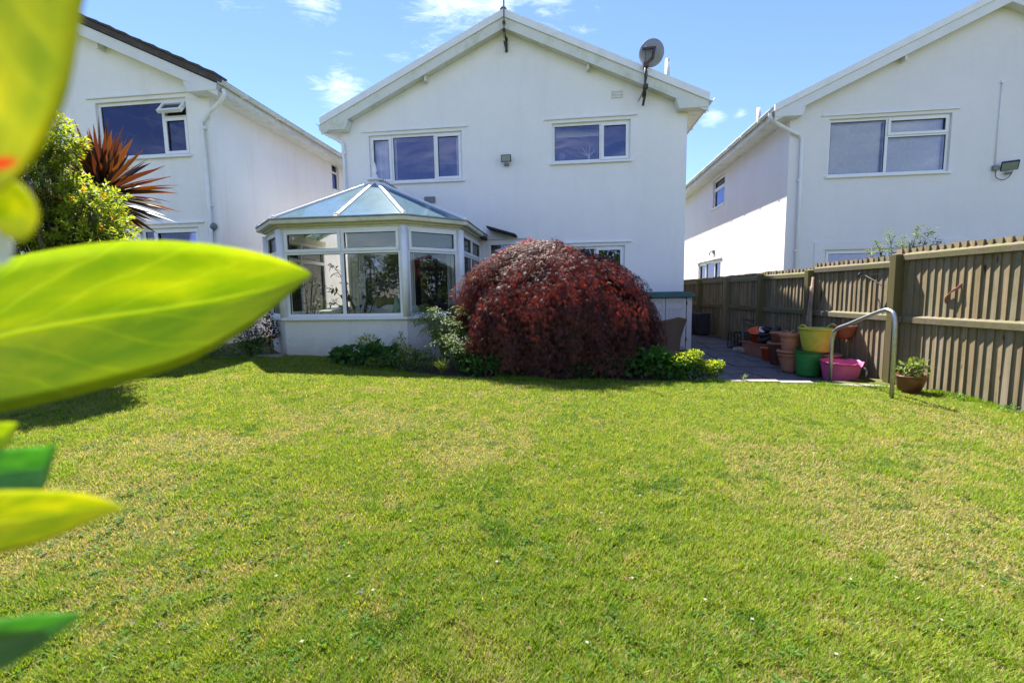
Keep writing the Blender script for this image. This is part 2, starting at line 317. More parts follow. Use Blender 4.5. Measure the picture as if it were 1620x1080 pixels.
def link(name, me, parent=None, loc=None, rot=None, bevel=0):
    o = bpy.data.objects.new(name, me); COL.objects.link(o)
    if parent is not None: o.parent = parent
    if loc is not None: o.location = loc
    if rot is not None: o.rotation_euler = rot if isinstance(rot, (tuple, list)) else (0, 0, rot)
    if bevel:
        b = o.modifiers.new('bevel', 'BEVEL'); b.width = bevel; b.segments = 2; b.limit_method = 'ANGLE'; b.angle_limit = radians(40)
    return o
def thing(name, label, cat, loc=(0, 0, 0), rz=0, group=None):
    o = bpy.data.objects.new(name, None); COL.objects.link(o); o.location = loc; o.rotation_euler = (0, 0, rz); o.empty_display_size = .1
    return tag(o, label, cat, group)
def tag(o, label, cat, group=None):
    o['label'] = label; o['category'] = cat
    if group: o['group'] = group
    return o
def struct(o): o['kind'] = 'structure'; return o
def bez(pts, n=8):                                 # smooth curve through points
    P = [Vector(p) for p in pts]; out = []
    for i in range(len(P)-1):
        a = P[max(i-1, 0)]; b = P[i]; c = P[i+1]; d = P[min(i+2, len(P)-1)]
        for k in range(n):
            t = k/n; out.append(.5*((2*b)+(c-a)*t+(2*a-5*b+4*c-d)*t*t+(-a+3*b-3*c+d)*t**3))
    out.append(P[-1]); return out
def vnoise(x, y, scale, seed):
    g = np.random.default_rng(seed).random((64, 64)); x = np.asarray(x)*scale+17.3; y = np.asarray(y)*scale+9.1
    xi = np.floor(x).astype(int); yi = np.floor(y).astype(int); fx = x-xi; fy = y-yi; fx = fx*fx*(3-2*fx); fy = fy*fy*(3-2*fy)
    q = lambda i, j: g[(xi+i) % 64, (yi+j) % 64]
    return (q(0, 0)*(1-fx)+q(1, 0)*fx)*(1-fy)+(q(0, 1)*(1-fx)+q(1, 1)*fx)*fy
def norm(a): return a/np.maximum(np.linalg.norm(a, axis=-1, keepdims=True), 1e-9)
def npmesh(name, V, F, C, mat, parent=None, smooth=False):
    """V (n,3), F (m,3|4), C per-vertex colour (n,3)"""
    me = bpy.data.meshes.new(name); k = F.shape[1]
    me.vertices.add(len(V)); me.vertices.foreach_set('co', V.astype(np.float32).ravel())
    me.loops.add(F.size); me.loops.foreach_set('vertex_index', F.astype(np.int32).ravel())
    me.polygons.add(len(F)); me.polygons.foreach_set('loop_start', np.arange(0, F.size, k, dtype=np.int32)); me.polygons.foreach_set('use_smooth', np.full(len(F), smooth))
    me.update(calc_edges=True)
    if C is not None:
        at = me.attributes.new('col', 'FLOAT_COLOR', 'POINT'); at.data.foreach_set('color', np.concatenate([C, np.ones((len(C), 1))], 1).astype(np.float32).ravel())
    me.materials.append(M[mat]); return link(name, me, parent)
def leafcloud(P, D, N, L, W, C, name, mat, parent=None, fold=.18, bend=.15, wide=.45):
    """one folded, bent leaf (4 triangles) per row"""
    n = len(P); D = norm(D); Sd = norm(np.cross(D, N)); U = np.cross(Sd, D); L = np.broadcast_to(L, (n,))[:, None]; W = np.broadcast_to(W, (n,))[:, None]
    v0 = P; v1 = P+D*L*wide+Sd*W*.5+U*W*fold; v2 = P+D*L*wide-Sd*W*.5+U*W*fold; v4 = P+D*L*wide; v3 = P+D*L*1.0-U*L*bend
    V = np.stack([v0, v1, v2, v3, v4], 1).reshape(-1, 3); b = (np.arange(n)*5)[:, None]
    F = (b[:, :, None]+np.array([[0, 4, 1], [0, 2, 4], [1, 4, 3], [4, 2, 3]])[None]).reshape(-1, 3)
    return npmesh(name, V, F, np.repeat(C, 5, 0), mat, parent)
def randdir(n, zmin=-1, zmax=1):
    z = rng.uniform(zmin, zmax, n); a = rng.uniform(0, 2*pi, n); r = np.sqrt(1-z*z); return np.stack([r*np.cos(a), r*np.sin(a), z], 1)
def pal(cols, n, jit=.2):
    c = np.array(cols)[rng.integers(0, len(cols), n)]; return np.clip(c*(1+rng.normal(0, jit, (n, 1)))*(1+rng.normal(0, jit*.3, (n, 3))), .004, .9)

# ---------------------------------------------------------------- ground
def gz(x, y):
    x = np.clip(x, -7, 5.3); y = np.clip(y, -3, 12); return .0235*y-.024*x
def pz(y): return -.08+.043*(y-6)
LAWN_EDGE = [(-9, 7.5), (-5.2, 7.35), (-4.5, 7.2), (-4.05, 7.45), (-3.85, 7.72), (-2.75, 7.62), (-2.6, 6.85), (-2.2, 6.55), (-1.6, 6.3), (-.9, 6.0), (-.3, 5.85), (.6, 5.74), (1.5, 5.72), (2.3, 5.78), (2.75, 5.80), (3.8, 5.66), (4.5, 5.50), (4.95, 5.35), (5.12, 5.2)]
def edge_y(x): return np.interp(x, [p[0] for p in LAWN_EDGE], [p[1] for p in LAWN_EDGE])
xs = [-400, -60, -20]+[-9+i*.5 for i in range(37)]+[20, 60, 400]; ys = [-400, -60, -12]+[-4+i*.5 for i in range(45)]+[40, 90, 500]
V = []; F = []
for y in ys:
    for x in xs: V.append((x, y, float(gz(x, y))-.02 - (.25 if 1.2 < x < 5.0 and 6.2 < y < 14 else 0)))
nx = len(xs)
for j in range(len(ys)-1):
    for i in range(nx-1): F.append((j*nx+i, j*nx+i+1, (j+1)*nx+i+1, (j+1)*nx+i))
b = MB(); b.add(V, F, True); struct(b.build('ground', 'turf'))
b = MB(); P = [(-9, 8.0)]+[(x, y+.02) for x, y in LAWN_EDGE if x > -9 and x < 2.4]+[(2.4, 5.8), (2.4, 6.4), (1.6, 9.8), (-9, 9.9)]; vs = [(x, y, float(gz(x, y))+.004-.02) for x, y in P]; b.add(vs, [tuple(t) for t in tessellate_polygon([[Vector((x, y, 0)) for x, y in P]])]); struct(b.build('border_soil', 'soil'))
# lawn sheet, following the plants' edge
b = MB(); cols = np.linspace(-9, 5.12, 60); rows = 24; V = []; F = []
for x in cols:
    e = float(edge_y(x))
    for j in range(rows+1):
        y = -8+(e+8)*j/rows; V.append((x, y, float(gz(x, y))))
for i in range(len(cols)-1):
    for j in range(rows): a = i*(rows+1)+j; F.append((a, a+rows+1, a+rows+2, a+1))
b.add(V, F, True); struct(b.build('lawn', 'turf'))
# grass blades, one triangle each, shorter and sparser with distance
def grass():
    n = 1150000; y = 1.15+(7.9-1.15)*rng.random(n)**1.25; x = (rng.random(n)*2-1)*(1.22*y+.5)
    k = (x < 5.08) & (x > -8.9) & (y < edge_y(x)-.01+rng.normal(0, .025, n)); x = x[k]; y = y[k]; n = len(x)
    big = vnoise(x, y, .9, 3)*.5+vnoise(x, y, 2.3, 4)*.3+vnoise(x, y, 6, 5)*.2; tuft = vnoise(x, y, 22, 6); mid = vnoise(x, y, 9, 8)
    dry = np.clip((big*.75+mid*.25-.47)*5.0 - np.clip((y-3.6)*.42, 0, 1.0), 0, 1)      # worn, dry patches, more of them in the near lawn
    bare = rng.random(n) < (.30*dry+.10); x = x[~bare]; y = y[~bare]; big = big[~bare]; tuft = tuft[~bare]; mid = mid[~bare]; dry = dry[~bare]; n = len(x)
    z = gz(x, y); h = (.013+.020*tuft+.010*rng.random(n))*(1-.35*dry); a = rng.random(n)*2*pi; ln = rng.uniform(.25, 1.3, n)
    ww = rng.uniform(.0016, .0036, n)*(.9+y*.10); px_, py_ = -np.sin(a), np.cos(a)
    b0 = np.stack([x-px_*ww, y-py_*ww, z-.002], 1); b1 = np.stack([x+px_*ww, y+py_*ww, z-.002], 1)
    t = np.stack([x+np.cos(a)*h*ln, y+np.sin(a)*h*ln, z+h], 1)
    V = np.stack([b0, b1, t], 1).reshape(-1, 3); F = np.arange(3*n).reshape(-1, 3)
    g1 = np.array([.15, .25, .017]); g2 = np.array([.26, .325, .032]); tan_ = np.array([.41, .34, .17]); dk = np.array([.075, .145, .016])
    m = np.clip(.25+.9*(mid-.3)+rng.normal(0, .22, n), 0, 1)[:, None]; C = g1*(1-m)+g2*m
    q = (rng.random(n) < .17+.50*dry)[:, None]; C = np.where(q, tan_*rng.uniform(.7, 1.15, (n, 1)), C)
    q = ((vnoise(x, y, 3.2, 12)*.5+vnoise(x, y, 13, 13)*.5 > .77) & (rng.random(n) < .7))[:, None]; C = np.where(q, dk*1.25, C)
    C = C*rng.uniform(.75, 1.2, (n, 1)); o = npmesh('grass', V, F, np.repeat(C, 3, 0), 'grass'); o['kind'] = 'stuff'; tag(o, 'short mown sunlit lawn grass with dry straw patches', 'grass')
    # longer unmown blades along the border and the fence foot
    m = 34000; q = rng.random(m)*14-8.9; q2 = edge_y(q)+rng.normal(-.02, .035, m); fe = rng.random(m) < .22; q = np.where(fe, 5.06-np.abs(rng.normal(0, .05, m)), q); q2 = np.where(fe, rng.uniform(2.4, 5.35, m), q2)
    z = gz(q, q2); h = rng.uniform(.02, .075, m)*(vnoise(q, q2, 3, 55)+.25); a = rng.random(m)*2*pi; ln = rng.uniform(.1, .9, m); w_ = .0035
    V2 = np.stack([np.stack([q-np.sin(a)*w_*-1, q2-np.cos(a)*w_, z-.01], 1), np.stack([q-np.sin(a)*w_, q2+np.cos(a)*w_, z-.01], 1), np.stack([q+np.cos(a)*h*ln, q2+np.sin(a)*h*ln, z+h], 1)], 1).reshape(-1, 3)
    C2 = (g1*1.0)[None]*rng.uniform(.6, 1.3, (m, 1)); o = npmesh('edge_grass', V2, np.arange(3*m).reshape(-1, 3), np.repeat(C2, 3, 0), 'grass'); o['kind'] = 'stuff'; tag(o, 'longer ragged grass blades along the lawn edge', 'grass')
    # clover, plantain and daisy leaves in the turf
    n = 5200; y = 1.3+5.6*rng.random(n)**1.2; x = (rng.random(n)*2-1)*(1.2*y+.3); k = (x < 5) & (y < edge_y(x)-.05) & (vnoise(x, y, 1.6, 31)*.6+vnoise(x, y, 7, 32)*.4 > .53); x = x[k]; y = y[k]
    m = 5; X = np.repeat(x, m); Y = np.repeat(y, m); n = len(X); a = rng.random(n)*2*pi; D = np.stack([np.cos(a), np.sin(a), rng.uniform(.15, .7, n)], 1); P = np.stack([X, Y, gz(X, Y)+.012], 1)+rng.normal(0, .006, (n, 3))*[1, 1, .3]
    o = leafcloud(P, D, np.tile([0, 0, 1.], (n, 1)), rng.uniform(.012, .030, n), rng.uniform(.008, .017, n), pal([(.045, .12, .012), (.07, .16, .018), (.10, .17, .025)], n), 'lawn_weeds', 'grass')
    o['kind'] = 'stuff'; tag(o, 'dark green clover and weed leaves dotted through the lawn', 'weeds')
    # fallen bits and small flowers
    n = 420; y = 1.4+5.0*rng.random(n); x = (rng.random(n)*2-1)*(1.2*y); k = (x < 4.9) & (y < edge_y(x)-.1); x = x[k]; y = y[k]; m = 4; X = np.repeat(x, m); Y = np.repeat(y, m); n = len(X)
    a = np.tile(np.arange(m)*pi/2, n//m)+np.repeat(rng.random(n//m)*6, m); D = np.stack([np.cos(a), np.sin(a), .25+0*a], 1); P = np.stack([X, Y, gz(X, Y)+.028], 1)
    left = np.repeat((x < -.6) & (y < 4.2) & (rng.random(len(x)) < .8), m)[:, None]; C = np.where(left, np.array([.16, .06, .22]), np.where(np.repeat(rng.random(len(x)) < .35, m)[:, None], np.array([.42, .42, .34]), np.array([.22, .10, .05])))
    o = leafcloud(P, D, np.tile([0, 0, 1.], (n, 1)), .008, .006, C, 'lawn_flowers', 'petal'); o['kind'] = 'stuff'; tag(o, 'tiny purple and white flowers and dead bits in the grass', 'flowers')
grass()

# ---------------------------------------------------------------- patio
def patio():
    b = MB(); P = [(1.3, 5.9), (2.6, 5.85), (3.8, 5.72), (4.97, 5.4), (5.0, 14), (1.3, 14)]
    V = [(x, y, pz(y)-.03) for x, y in P]; b.add(V, [(0, 1, 2, 3, 4, 5)]); root = struct(b.build('patio', 'soil'))
    r = random.Random(4); gx = [1.4+i*.46 for i in range(9)]; gx[-1] = 4.96; gy = [5.95+j*.5 for j in range(17)]
    J = {}
    for i in range(len(gx)):
        for j in range(len(gy)): J[i, j] = (gx[i]+(r.uniform(-.10, .10) if 0 < i < len(gx)-1 else 0), gy[j]+(r.uniform(-.13, .13) if j else -.02-.0*i))
    for j in range(len(gy)-1):
        for i in range(len(gx)-1):
            q = [J[i, j], J[i+1, j], J[i+1, j+1], J[i, j+1]]
            if j == 0: q = [(x, max(y, float(edge_y(x))+.14)) if k < 2 else (x, y) for k, (x, y) in enumerate(q)]
            cx = sum(p[0] for p in q)/4; cy = sum(p[1] for p in q)/4; q = [(cx+(x-cx)*.955, cy+(y-cy)*.955) for x, y in q]; dz = r.uniform(-.006, .008)
            sb = MB(); vs = [(x-cx, y-cy, pz(y)-pz(cy)-.04) for x, y in q]+[(x-cx, y-cy, pz(y)-pz(cy)+dz) for x, y in q]
            sb.add(vs, [(0, 3, 2, 1), (4, 5, 6, 7), (0, 1, 5, 4), (1, 2, 6, 5), (2, 3, 7, 6), (3, 0, 4, 7)]); sb.build('paving_stone', 'paving', root, (cx, cy, pz(cy)))
    # pale edging stones between lawn and patio
    e = [(2.62, 5.83), (3.0, 5.80), (3.45, 5.74), (3.85, 5.68), (4.25, 5.58), (4.6, 5.50), (4.98, 5.38)]
    for i in range(len(e)-1):
        (x0, y0), (x1, y1) = e[i], e[i+1]; dx = x1-x0; sb = MB(); L = hypot(x1-x0, y1-y0)-.012
        sb.box((0, 0, -.18), (L, .13, .012+r.uniform(-.006, .008))); sb.build('edging_stone', 'concrete', root, (x0, y0, float(gz(x0, y0))), atan2(y1-y0, x1-x0), bevel=.012)
    return root
patio()
# ---------------------------------------------------------------- houses
SL = .462
def wall(parent, name, poly, holes, th, mat, loc, rz):
    """upright wall: outline in x,z (z up), openings cut right through, thickness along +y"""
    loops = [[Vector((x, z, 0)) for x, z in poly]]+[[Vector((x, z, 0)) for x, z in h] for h in holes]
    tri = tessellate_polygon(loops); flat = [p for l in loops for p in l]; n = len(flat); b = MB()
    vs = [(p.x, 0, p.y) for p in flat]+[(p.x, th, p.y) for p in flat]
    fs = [tuple(t) for t in tri]+[tuple(i+n for i in reversed(t)) for t in tri]; o = 0
    for l in loops:
        k = len(l)
        for i in range(k): fs.append((o+i, o+(i+1) % k, o+(i+1) % k+n, o+i+n))
        o += k
    b.add(vs, fs); return b.build(name, mat, parent, loc, rz)
def rect(x0, x1, z0, z1): return [(x0, z0), (x1, z0), (x1, z1), (x0, z1)]
def window(parent, loc, rz, w, h, cells, sill=True, lintel=.09, glassmat='glass', frame=.055, rec=.05, sash_w=.055, mat='upvc', open_top=None):
    """cells: (x0, x1, z0, z1, sash?). x runs right seen from outside, y into the wall"""
    b = MB()
    for (x0, x1, z0, z1, s) in cells:
        fl = frame if x0 < .01 else frame*.55; fr = frame if x1 > w-.01 else frame*.55; fb = frame if z0 < .01 else frame*.55; ft = frame if z1 > h-.01 else frame*.55
        b.box((x0, rec, z0), (x1, rec+.07, z0+fb)); b.box((x0, rec, z1-ft), (x1, rec+.07, z1)); b.box((x0, rec, z0+fb), (x0+fl, rec+.07, z1-ft)); b.box((x1-fr, rec, z0+fb), (x1, rec+.07, z1-ft))
    win = b.build('window', mat, parent, loc, rz, bevel=.004)
    for (x0, x1, z0, z1, s) in cells:
        fl = frame if x0 < .01 else frame*.55; fr = frame if x1 > w-.01 else frame*.55; fb = frame if z0 < .01 else frame*.55; ft = frame if z1 > h-.01 else frame*.55
        a0, a1, c0, c1 = x0+fl, x1-fr, z0+fb, z1-ft
        if s == 'open':        # top-hung light pushed outwards
            m = Matrix.Translation((0, rec, c1)) @ Matrix.Rotation(radians(-38), 4, 'X') @ Matrix.Translation((0, 0, -c1))
            sb = MB().ring(a0-.02, a1+.02, c0-.02, c1, .05, -.01, .05, m); o = sb.build('sash', mat, win); MB().box((a0+.03, .015, c0+.03), (a1-.03, .025, c1-.05), m).build('pane', glassmat, win)
            continue
        if s:
            MB().ring(a0-.022, a1+.022, c0-.022, c1+.022, sash_w, rec-.018, rec-.001).build('sash', mat, win, bevel=.004)
            a0 += sash_w-.022; a1 -= sash_w-.022; c0 += sash_w-.022; c1 -= sash_w-.022
        MB().ring(a0-.001, a1+.001, c0-.001, c1+.001, .008, rec+.012, rec+.03).build('seal', 'black_plastic', win)
        MB().box((a0+.003, rec+.02, c0+.003), (a1-.003, rec+.026, c1-.003)).build('pane', glassmat, win)
    if sill: MB().box((-.04, -.055, -.045), (w+.04, rec+.07, -.002)).build('sill', mat, win, bevel=.006)
    if lintel: MB().box((-.16, -.035, h+lintel-.025), (w+.13, .0-.002, h+lintel)).build('drip_ledge', mat, win, bevel=.004)
    return win
def gutter_mb(L, r=.056):
    b = MB(); n = 8; outer = [(cos(pi+pi*k/n)*r, sin(pi+pi*k/n)*r) for k in range(n+1)]; inner = [(x*.88, z*.88) for x, z in outer]; loop = outer+inner[::-1]
    vs = [(x, 0, z) for x, z in loop]+[(x, L, z) for x, z in loop]; k = len(loop); b.add(vs, [(i, (i+1) % k, (i+1) % k+k, i+k) for i in range(k)]+[(i, i+1, k-2-i, k-1-i) for i in range(n)], True); return b

def house(name, label, O, uL, uR, D, ZE, ov, wallmat, bargemat, roofmat, front, sideL, sideR, vergecap=True, gf=None):
    W = uR-uL; H = thing(name, label, 'house', O, -YAW)
    def zt(u): return ZE+SL*min(u-(uL-ov), (uR+ov)-u)
    um = (uL+uR)/2; zw = lambda u: zt(u)-.16
    poly = [(0, -.4), (W, -.4), (W, zw(uR)-.02), (W/2, zw(um)), (0, zw(uL)-.02)]
    wall(H, 'wall', poly, [rect(x-uL, x1-uL, z, z1) for x, x1, z, z1 in front], .28, wallmat, (uL, 0, 0), 0)
    ztop = zw(uR)-.06
    # right side wall: x along +v ; left side wall: x along -v
    wall(H, 'wall', rect(.28, D-.28, -.4, ztop), [rect(*q) for q in sideR], .28, wallmat, (uR, 0, 0), pi/2)
    wall(H, 'wall', rect(.28, D-.28, -.4, ztop), [rect(D-q[1], D-q[0], q[2], q[3]) for q in sideL], .28, wallmat, (uL, D, 0), -pi/2)
    wall(H, 'wall', poly, [rect(W*.3, W*.45, 3.7, 4.7), rect(W*.6, W*.75, 3.7, 4.7)], .28, wallmat, (uR, D, 0), pi)
    # floors and partitions seen only through the windows
    MB().box((uL+.281, .281, 2.55), (uR-.281, D-.281, 2.80)).build('floor_slab', 'interior_wall', H)
    MB().box((uL+.281, .281, 5.0), (uR-.281, D-.281, 5.08)).build('ceiling', 'interior_wall', H)
    MB().box((uL+.281, 3.4, .02), (uR-.281, 3.5, 2.549)).box((uL+.281, 3.4, 2.801), (uR-.281, 3.5, 4.999)).build('partition', 'interior_wall', H)
    MB().box((uL+.281, .281, -.1), (uR-.281, D-.281, .05)).build('floor', 'interior_floor', H)
    # roof slopes
    t = .11
    for s in (-1, 1):
        ue = uL-ov if s < 0 else uR+ov
        q = [(ue, ZE), (um, zt(um)), (um, zt(um)-t), (ue, ZE-t)]
        MB().prism(q, -.19 if vergecap else -.27, D+.2).build('roof', roofmat, H)
    for s in (-1, 1):
        ue = uL-ov if s < 0 else uR+ov; e2 = um
        if vergecap:   # dry-verge trim, a lilac-white strip
            MB().prism([(ue, ZE+.018), (e2, zt(um)+.018), (e2, zt(um)-.125), (ue, ZE-.125)], -.245, -.192).build('verge_trim', 'upvc', H)
            yb0, yb1 = -.215, -.193
        else: yb0, yb1 = -.235, -.205
        sg = s; i0 = ue-sg*.012
        MB().prism([(i0, ZE-.127+SL*.012), (e2, zt(um)-.127), (e2, zt(um)-.325), (i0, ZE-.325+SL*.012)], yb0, yb1).build('bargeboard', bargemat, H)
        # boxed end at the eaves
        bx = MB().prism([(i0, ZE-.16), (i0, ZE-.235), (ue-sg*.56, ZE-.235), (ue-sg*.63, ZE-.325+SL*.60), (ue-sg*.30, ZE-.30+SL*.30)], yb0-.012, -.003); bx.build('box_end', bargemat, H)
        # sloping soffit under the verge
        a = ue-sg*.6; MB().prism([(a, zt(a)-.30), (um, zt(um)-.30), (um, zt(um)-.285), (a, zt(a)-.285)], yb1+.002, -.002).build('soffit', bargemat, H)
        # small bracket showing at the mid slope
        k = um+sg*(W/2)*.46; MB().box((k-.022, -.15, zt(k)-.42), (k+.022, -.001, zt(k)-.29)).build('purlin_end', bargemat, H)
        # eaves: soffit, fascia, gutter
        uw = uL if s < 0 else uR; MB().box((min(uw, ue), .0, ZE-.235), (max(uw, ue)-.0, D, ZE-.22)).build('soffit', 'upvc_grubby', H)
        f0, f1 = sorted((ue-sg*.035, ue-sg*.012)); MB().box((f0, -.19, ZE-.25), (f1, D, ZE-.06)).build('fascia', 'upvc_grubby', H)
        g = gutter_mb(D+.22); g.build('gutter', 'upvc_grubby', H, (ue+sg*.047, -.22, ZE-.075))
        for k in range(int(D/1.0)): MB().box((-.062, 0, -.062), (.062, .04, .004)).build('gutter_bracket', 'upvc_grubby', H, (ue+sg*.047, .35+k*1.0, ZE-.077))
    MB().tube([(um, -.24, zt(um)-.01), (um, D, zt(um)-.01)], .07, 12).build('ridge_tile', roofmat, H)
    return H, zt

def downpipe(H, pts, r=.034, mat='upvc_grubby', clips=()):
    b = MB(); b.tube(pts, r, 10); p = b.build('downpipe', mat, H)
    for (x, y, z) in clips: MB().box((x-.05, y-.015, z-.025), (x+.05, y+.055, z+.025)).build('pipe_clip', mat, p)
    return p
O_M = (3.578, 9.5, 0)
H, ztM = house('white_house', 'white rendered two-storey house in the middle with gable, satellite dish and two upper windows', O_M, -7.28, 0, 9.6, 5.03, .35, 'render_white', 'barge_algae', 'roof_tile',
    [(-6.66, -4.60, 3.70, 4.70), (-2.70, -1.11, 3.94, 4.73), (-2.30, -1.20, 1.15, 2.22), (-7.0, -4.75, .06, 2.25), (-4.15, -3.25, .15, 2.42)], [], [])
window(H, (-6.66, 0, 3.70), 0, 2.06, 1.0, [(0, .50, 0, 1.0, 1), (.50, 1.46, 0, 1.0, 0), (1.46, 2.06, 0, 1.0, 1)])
window(H, (-2.70, 0, 3.94), 0, 1.59, .79, [(0, 1.0, 0, .79, 0), (1.0, 1.59, 0, .79, 1)])
window(H, (-2.30, 0, 1.15), 0, 1.10, 1.07, [(0, .50, 0, 1.07, 0), (.50, 1.10, 0, 1.07, 1)])
window(H, (-4.15, 0, .15), 0, .90, 2.27, [(0, .90, 0, 2.27, 1)], sill=False, lintel=0, sash_w=.085)
window(H, (-7.0, 0, .06), 0, 2.25, 2.19, [(0, 1.12, 0, 2.19, 1), (1.12, 2.25, 0, 2.19, 1)], sill=False, lintel=0)
def curtain(H, u0, u1, z0, z1, v, mat='curtain', amp=.03, fr=26, name='curtain'):
    n = 40; b = MB(); vs = []; fs = []
    for i in range(n+1):
        u = u0+(u1-u0)*i/n; yy = v+amp*sin(fr*u*2)+amp*.4*sin(fr*u*5+1)
        vs += [(u, yy, z0), (u, yy, z1)]
    for i in range(n): fs.append((2*i, 2*i+2, 2*i+3, 2*i+1))
    b.add(vs, fs, True); return b.build(name, mat, H)
curtain(H, -6.62, -6.12, 3.2, 4.72, .20, 'blind')
curtain(H, -4.78, -4.62, 3.2, 4.72, .20, 'blind')
curtain(H, -4.15, -3.27, .2, 2.35, .42, 'curtain')
MB().box((-2.62, .38, 4.56), (-1.72, .40, 4.70)).build('pelmet', 'blind', H)
# things standing in the upper windows of the middle house
t = thing('window_ornament', 'white bare twig ornament in a small pot on the sill of the right upper window', 'ornament', (3.578, 9.5, 0), -YAW)
b = MB(); b.lathe([(.0, 3.95), (.025, 3.95), (.022, 4.10), (0, 4.10)], 12, (-1.93, .22, 0)); b.build('vase', 'blind', t)
b = MB(); rr = random.Random(3)
for k in range(14):
    a = rr.uniform(-1.1, 1.1); q = Vector((-1.93, .22, 4.10)); d = Vector((sin(a), rr.uniform(-.2, .2), cos(a)*.9)); b.tube([q, q+d*.13, q+d*.24+Vector((rr.uniform(-.05, .05), 0, .02))], [.005, .004, .002], 5)
b.build('twigs', 'blind', t)
b = MB(); b.lathe([(0, -.012), (.075, -.008), (.085, 0), (.075, .008), (0, .012)], 20, m=Matrix.Translation((3.578, 9.5, 0)) @ Matrix.Rotation(-YAW, 4, 'Z') @ Matrix.Translation((-2.50, .24, 4.13)) @ Matrix.Rotation(pi/2, 4, 'X'))
tag(b.build('round_ornament', 'grey_plastic'), 'small grey round ornament at the left of the right upper window', 'ornament')
b = MB(); b.lathe([(0, 0), (.16, 0), (.15, .03), (.0, .05)], 24, m=Matrix.Translation((3.578, 9.5, 0)) @ Matrix.Rotation(-YAW, 4, 'Z') @ Matrix.Translation((-4.78, 1.5, 4.60)))
tag(b.build('ceiling_lamp', 'amber'), 'pale round ceiling lamp seen through the left upper window', 'lamp')
downpipe(H, bez([(-7.65, -.16, 4.92), (-7.65, -.16, 4.82), (-7.48, -.10, 4.70), (-7.27, -.06, 4.60), (-7.22, -.055, 4.48)], 5)+[(-7.22, -.055, 3.2), (-7.22, -.055, .0)], .034, 'upvc', [(-7.22, -.06, 4.35), (-7.22, -.06, 3.0)])
MB().ring(-1.50, -1.27, 5.15, 5.29, .018, -.02, -.001).box((-1.48, -.012, 5.17), (-1.29, -.002, 5.19)).box((-1.48, -.015, 5.205), (-1.29, -.002, 5.235)).box((-1.48, -.012, 5.25), (-1.29, -.002, 5.27)).build('air_vent', 'upvc_grubby', H)
b = MB(); b.tube([(-.26, .7, 5.05), (-.26, .7, 6.12)], .05, 14).lathe([(.05, 6.12), (.04, 6.15), (0, 6.165)], 14, (-.26, .7, 0)); b.build('flue_pipe', 'upvc_grubby', H)
MB().box((-5.45, -.05, 3.24), (-5.22, -.001, 3.36)).build('wall_vent', 'grey_plastic', H)
# floodlight on the middle house
def floodlight(loc, rz, label, tilt, w=.17, h=.12):
    t = thing('floodlight', label, 'floodlight', loc, rz)
    m = Matrix.Translation((0, -.13, 0)) @ Matrix.Rotation(radians(tilt), 4, 'X')
    MB().box((-w/2, -.02, -h/2), (w/2, .03, h/2), m).build('housing', 'black_plastic', t, bevel=.006); MB().box((-w/2+.014, -.026, -h/2+.014), (w/2-.014, -.0205, h/2-.014), m).build('lens', 'lamp_glass', t)
    MB().box((-.05, -.10, -h/2-.055), (.05, -.0, -h/2-.015)).build('bracket', 'grey_plastic', t, bevel=.004); return t
def toW(O, u, v, z): return (O[0]+u*cos(YAW)+v*sin(YAW), O[1]-u*sin(YAW)+v*cos(YAW), z)
floodlight(toW(O_M, -3.65, 0, 4.05), -YAW, 'small black floodlight on the middle house wall between its upper windows', 14, .21, .14)
# television aerial at the apex
t = thing('aerial_mast', 'thin grey aerial mast clamped to the gable apex of the middle house', 'aerial', toW(O_M, -3.62, 0, 0), -YAW)
MB().tube([(0, -.33, 6.30), (.01, -.33, 7.9)], .016, 10).build('mast', 'grey_plastic', t)
MB().box((-.02, -.04, 6.18), (.03, -.001, 6.46)).box((-.012, -.36, 6.20), (.018, -.04, 6.225)).box((-.012, -.36, 6.40), (.018, -.04, 6.425)).bar((.0, -.34, 6.21), (.0, -.03, 6.35), .02, .02).build('wall_bracket', 'dark_metal', t)
for z in (6.55, 6.41): MB().box((-.03, -.36, z), (.03, -.30, z+.045)).build('clamp', 'dark_metal', t)
# satellite dish
t = thing('satellite_dish', 'grey oval satellite dish on a dark pole under the right gable slope', 'satellite dish', toW(O_M, -.88, 0, 0), -YAW)
b = MB(); b.bar((0, -.06, 4.92), (0, -.06, 5.20), .055, .06); b.tube([(.0, -.30, 5.02), (.0, -.31, 5.64)], .022, 10); b.bar((0, -.06, 5.12), (0, -.31, 5.22), .04, .04); b.bar((0, -.06, 4.96), (0, -.31, 5.06), .04, .04); b.box((-.04, -.35, 5.17), (.05, -.26, 5.24)); b.build('pole', 'dark_metal', t)
m = Matrix.Translation((.13, -.26, 5.84)) @ Matrix.Rotation(radians(4), 4, 'Z') @ Matrix.Rotation(radians(-70), 4, 'X') @ Matrix.Scale(1.0, 4)
b = MB(); P = [(0, 0), (.10, .006), (.18, .022), (.225, .040), (.242, .050), (.242, .057), (.225, .049), (.18, .030), (.10, .014), (0, .008)]
b.lathe([(r*1.0, z) for r, z in P], 40, m=m); b.build('dish', 'dish_grey', t)
b = MB(); b.bar((-.08, -.36, 5.87), (.18, -.36, 5.88), .04, .04); b.bar((.15, -.37, 5.88), (.12, -.38, 5.68), .04, .045); b.bar((.13, -.37, 5.70), (.0, -.33, 5.60), .04, .045); b.box((-.04, -.37, 5.55), (.05, -.28, 5.64)); b.build('mount', 'dark_metal', t)
b = MB(); b.tube(bez([(.0, -.36, 5.60), (-.02, -.38, 5.84), (.0, -.35, 5.92)], 4), .006, 6); b.tube(bez([(0, -.33, 5.55), (.03, -.33, 5.4), (-.01, -.1, 5.2), (-.09, -.02, 5.05)], 5), .007, 6); b.build('cable', 'black_plastic', t)

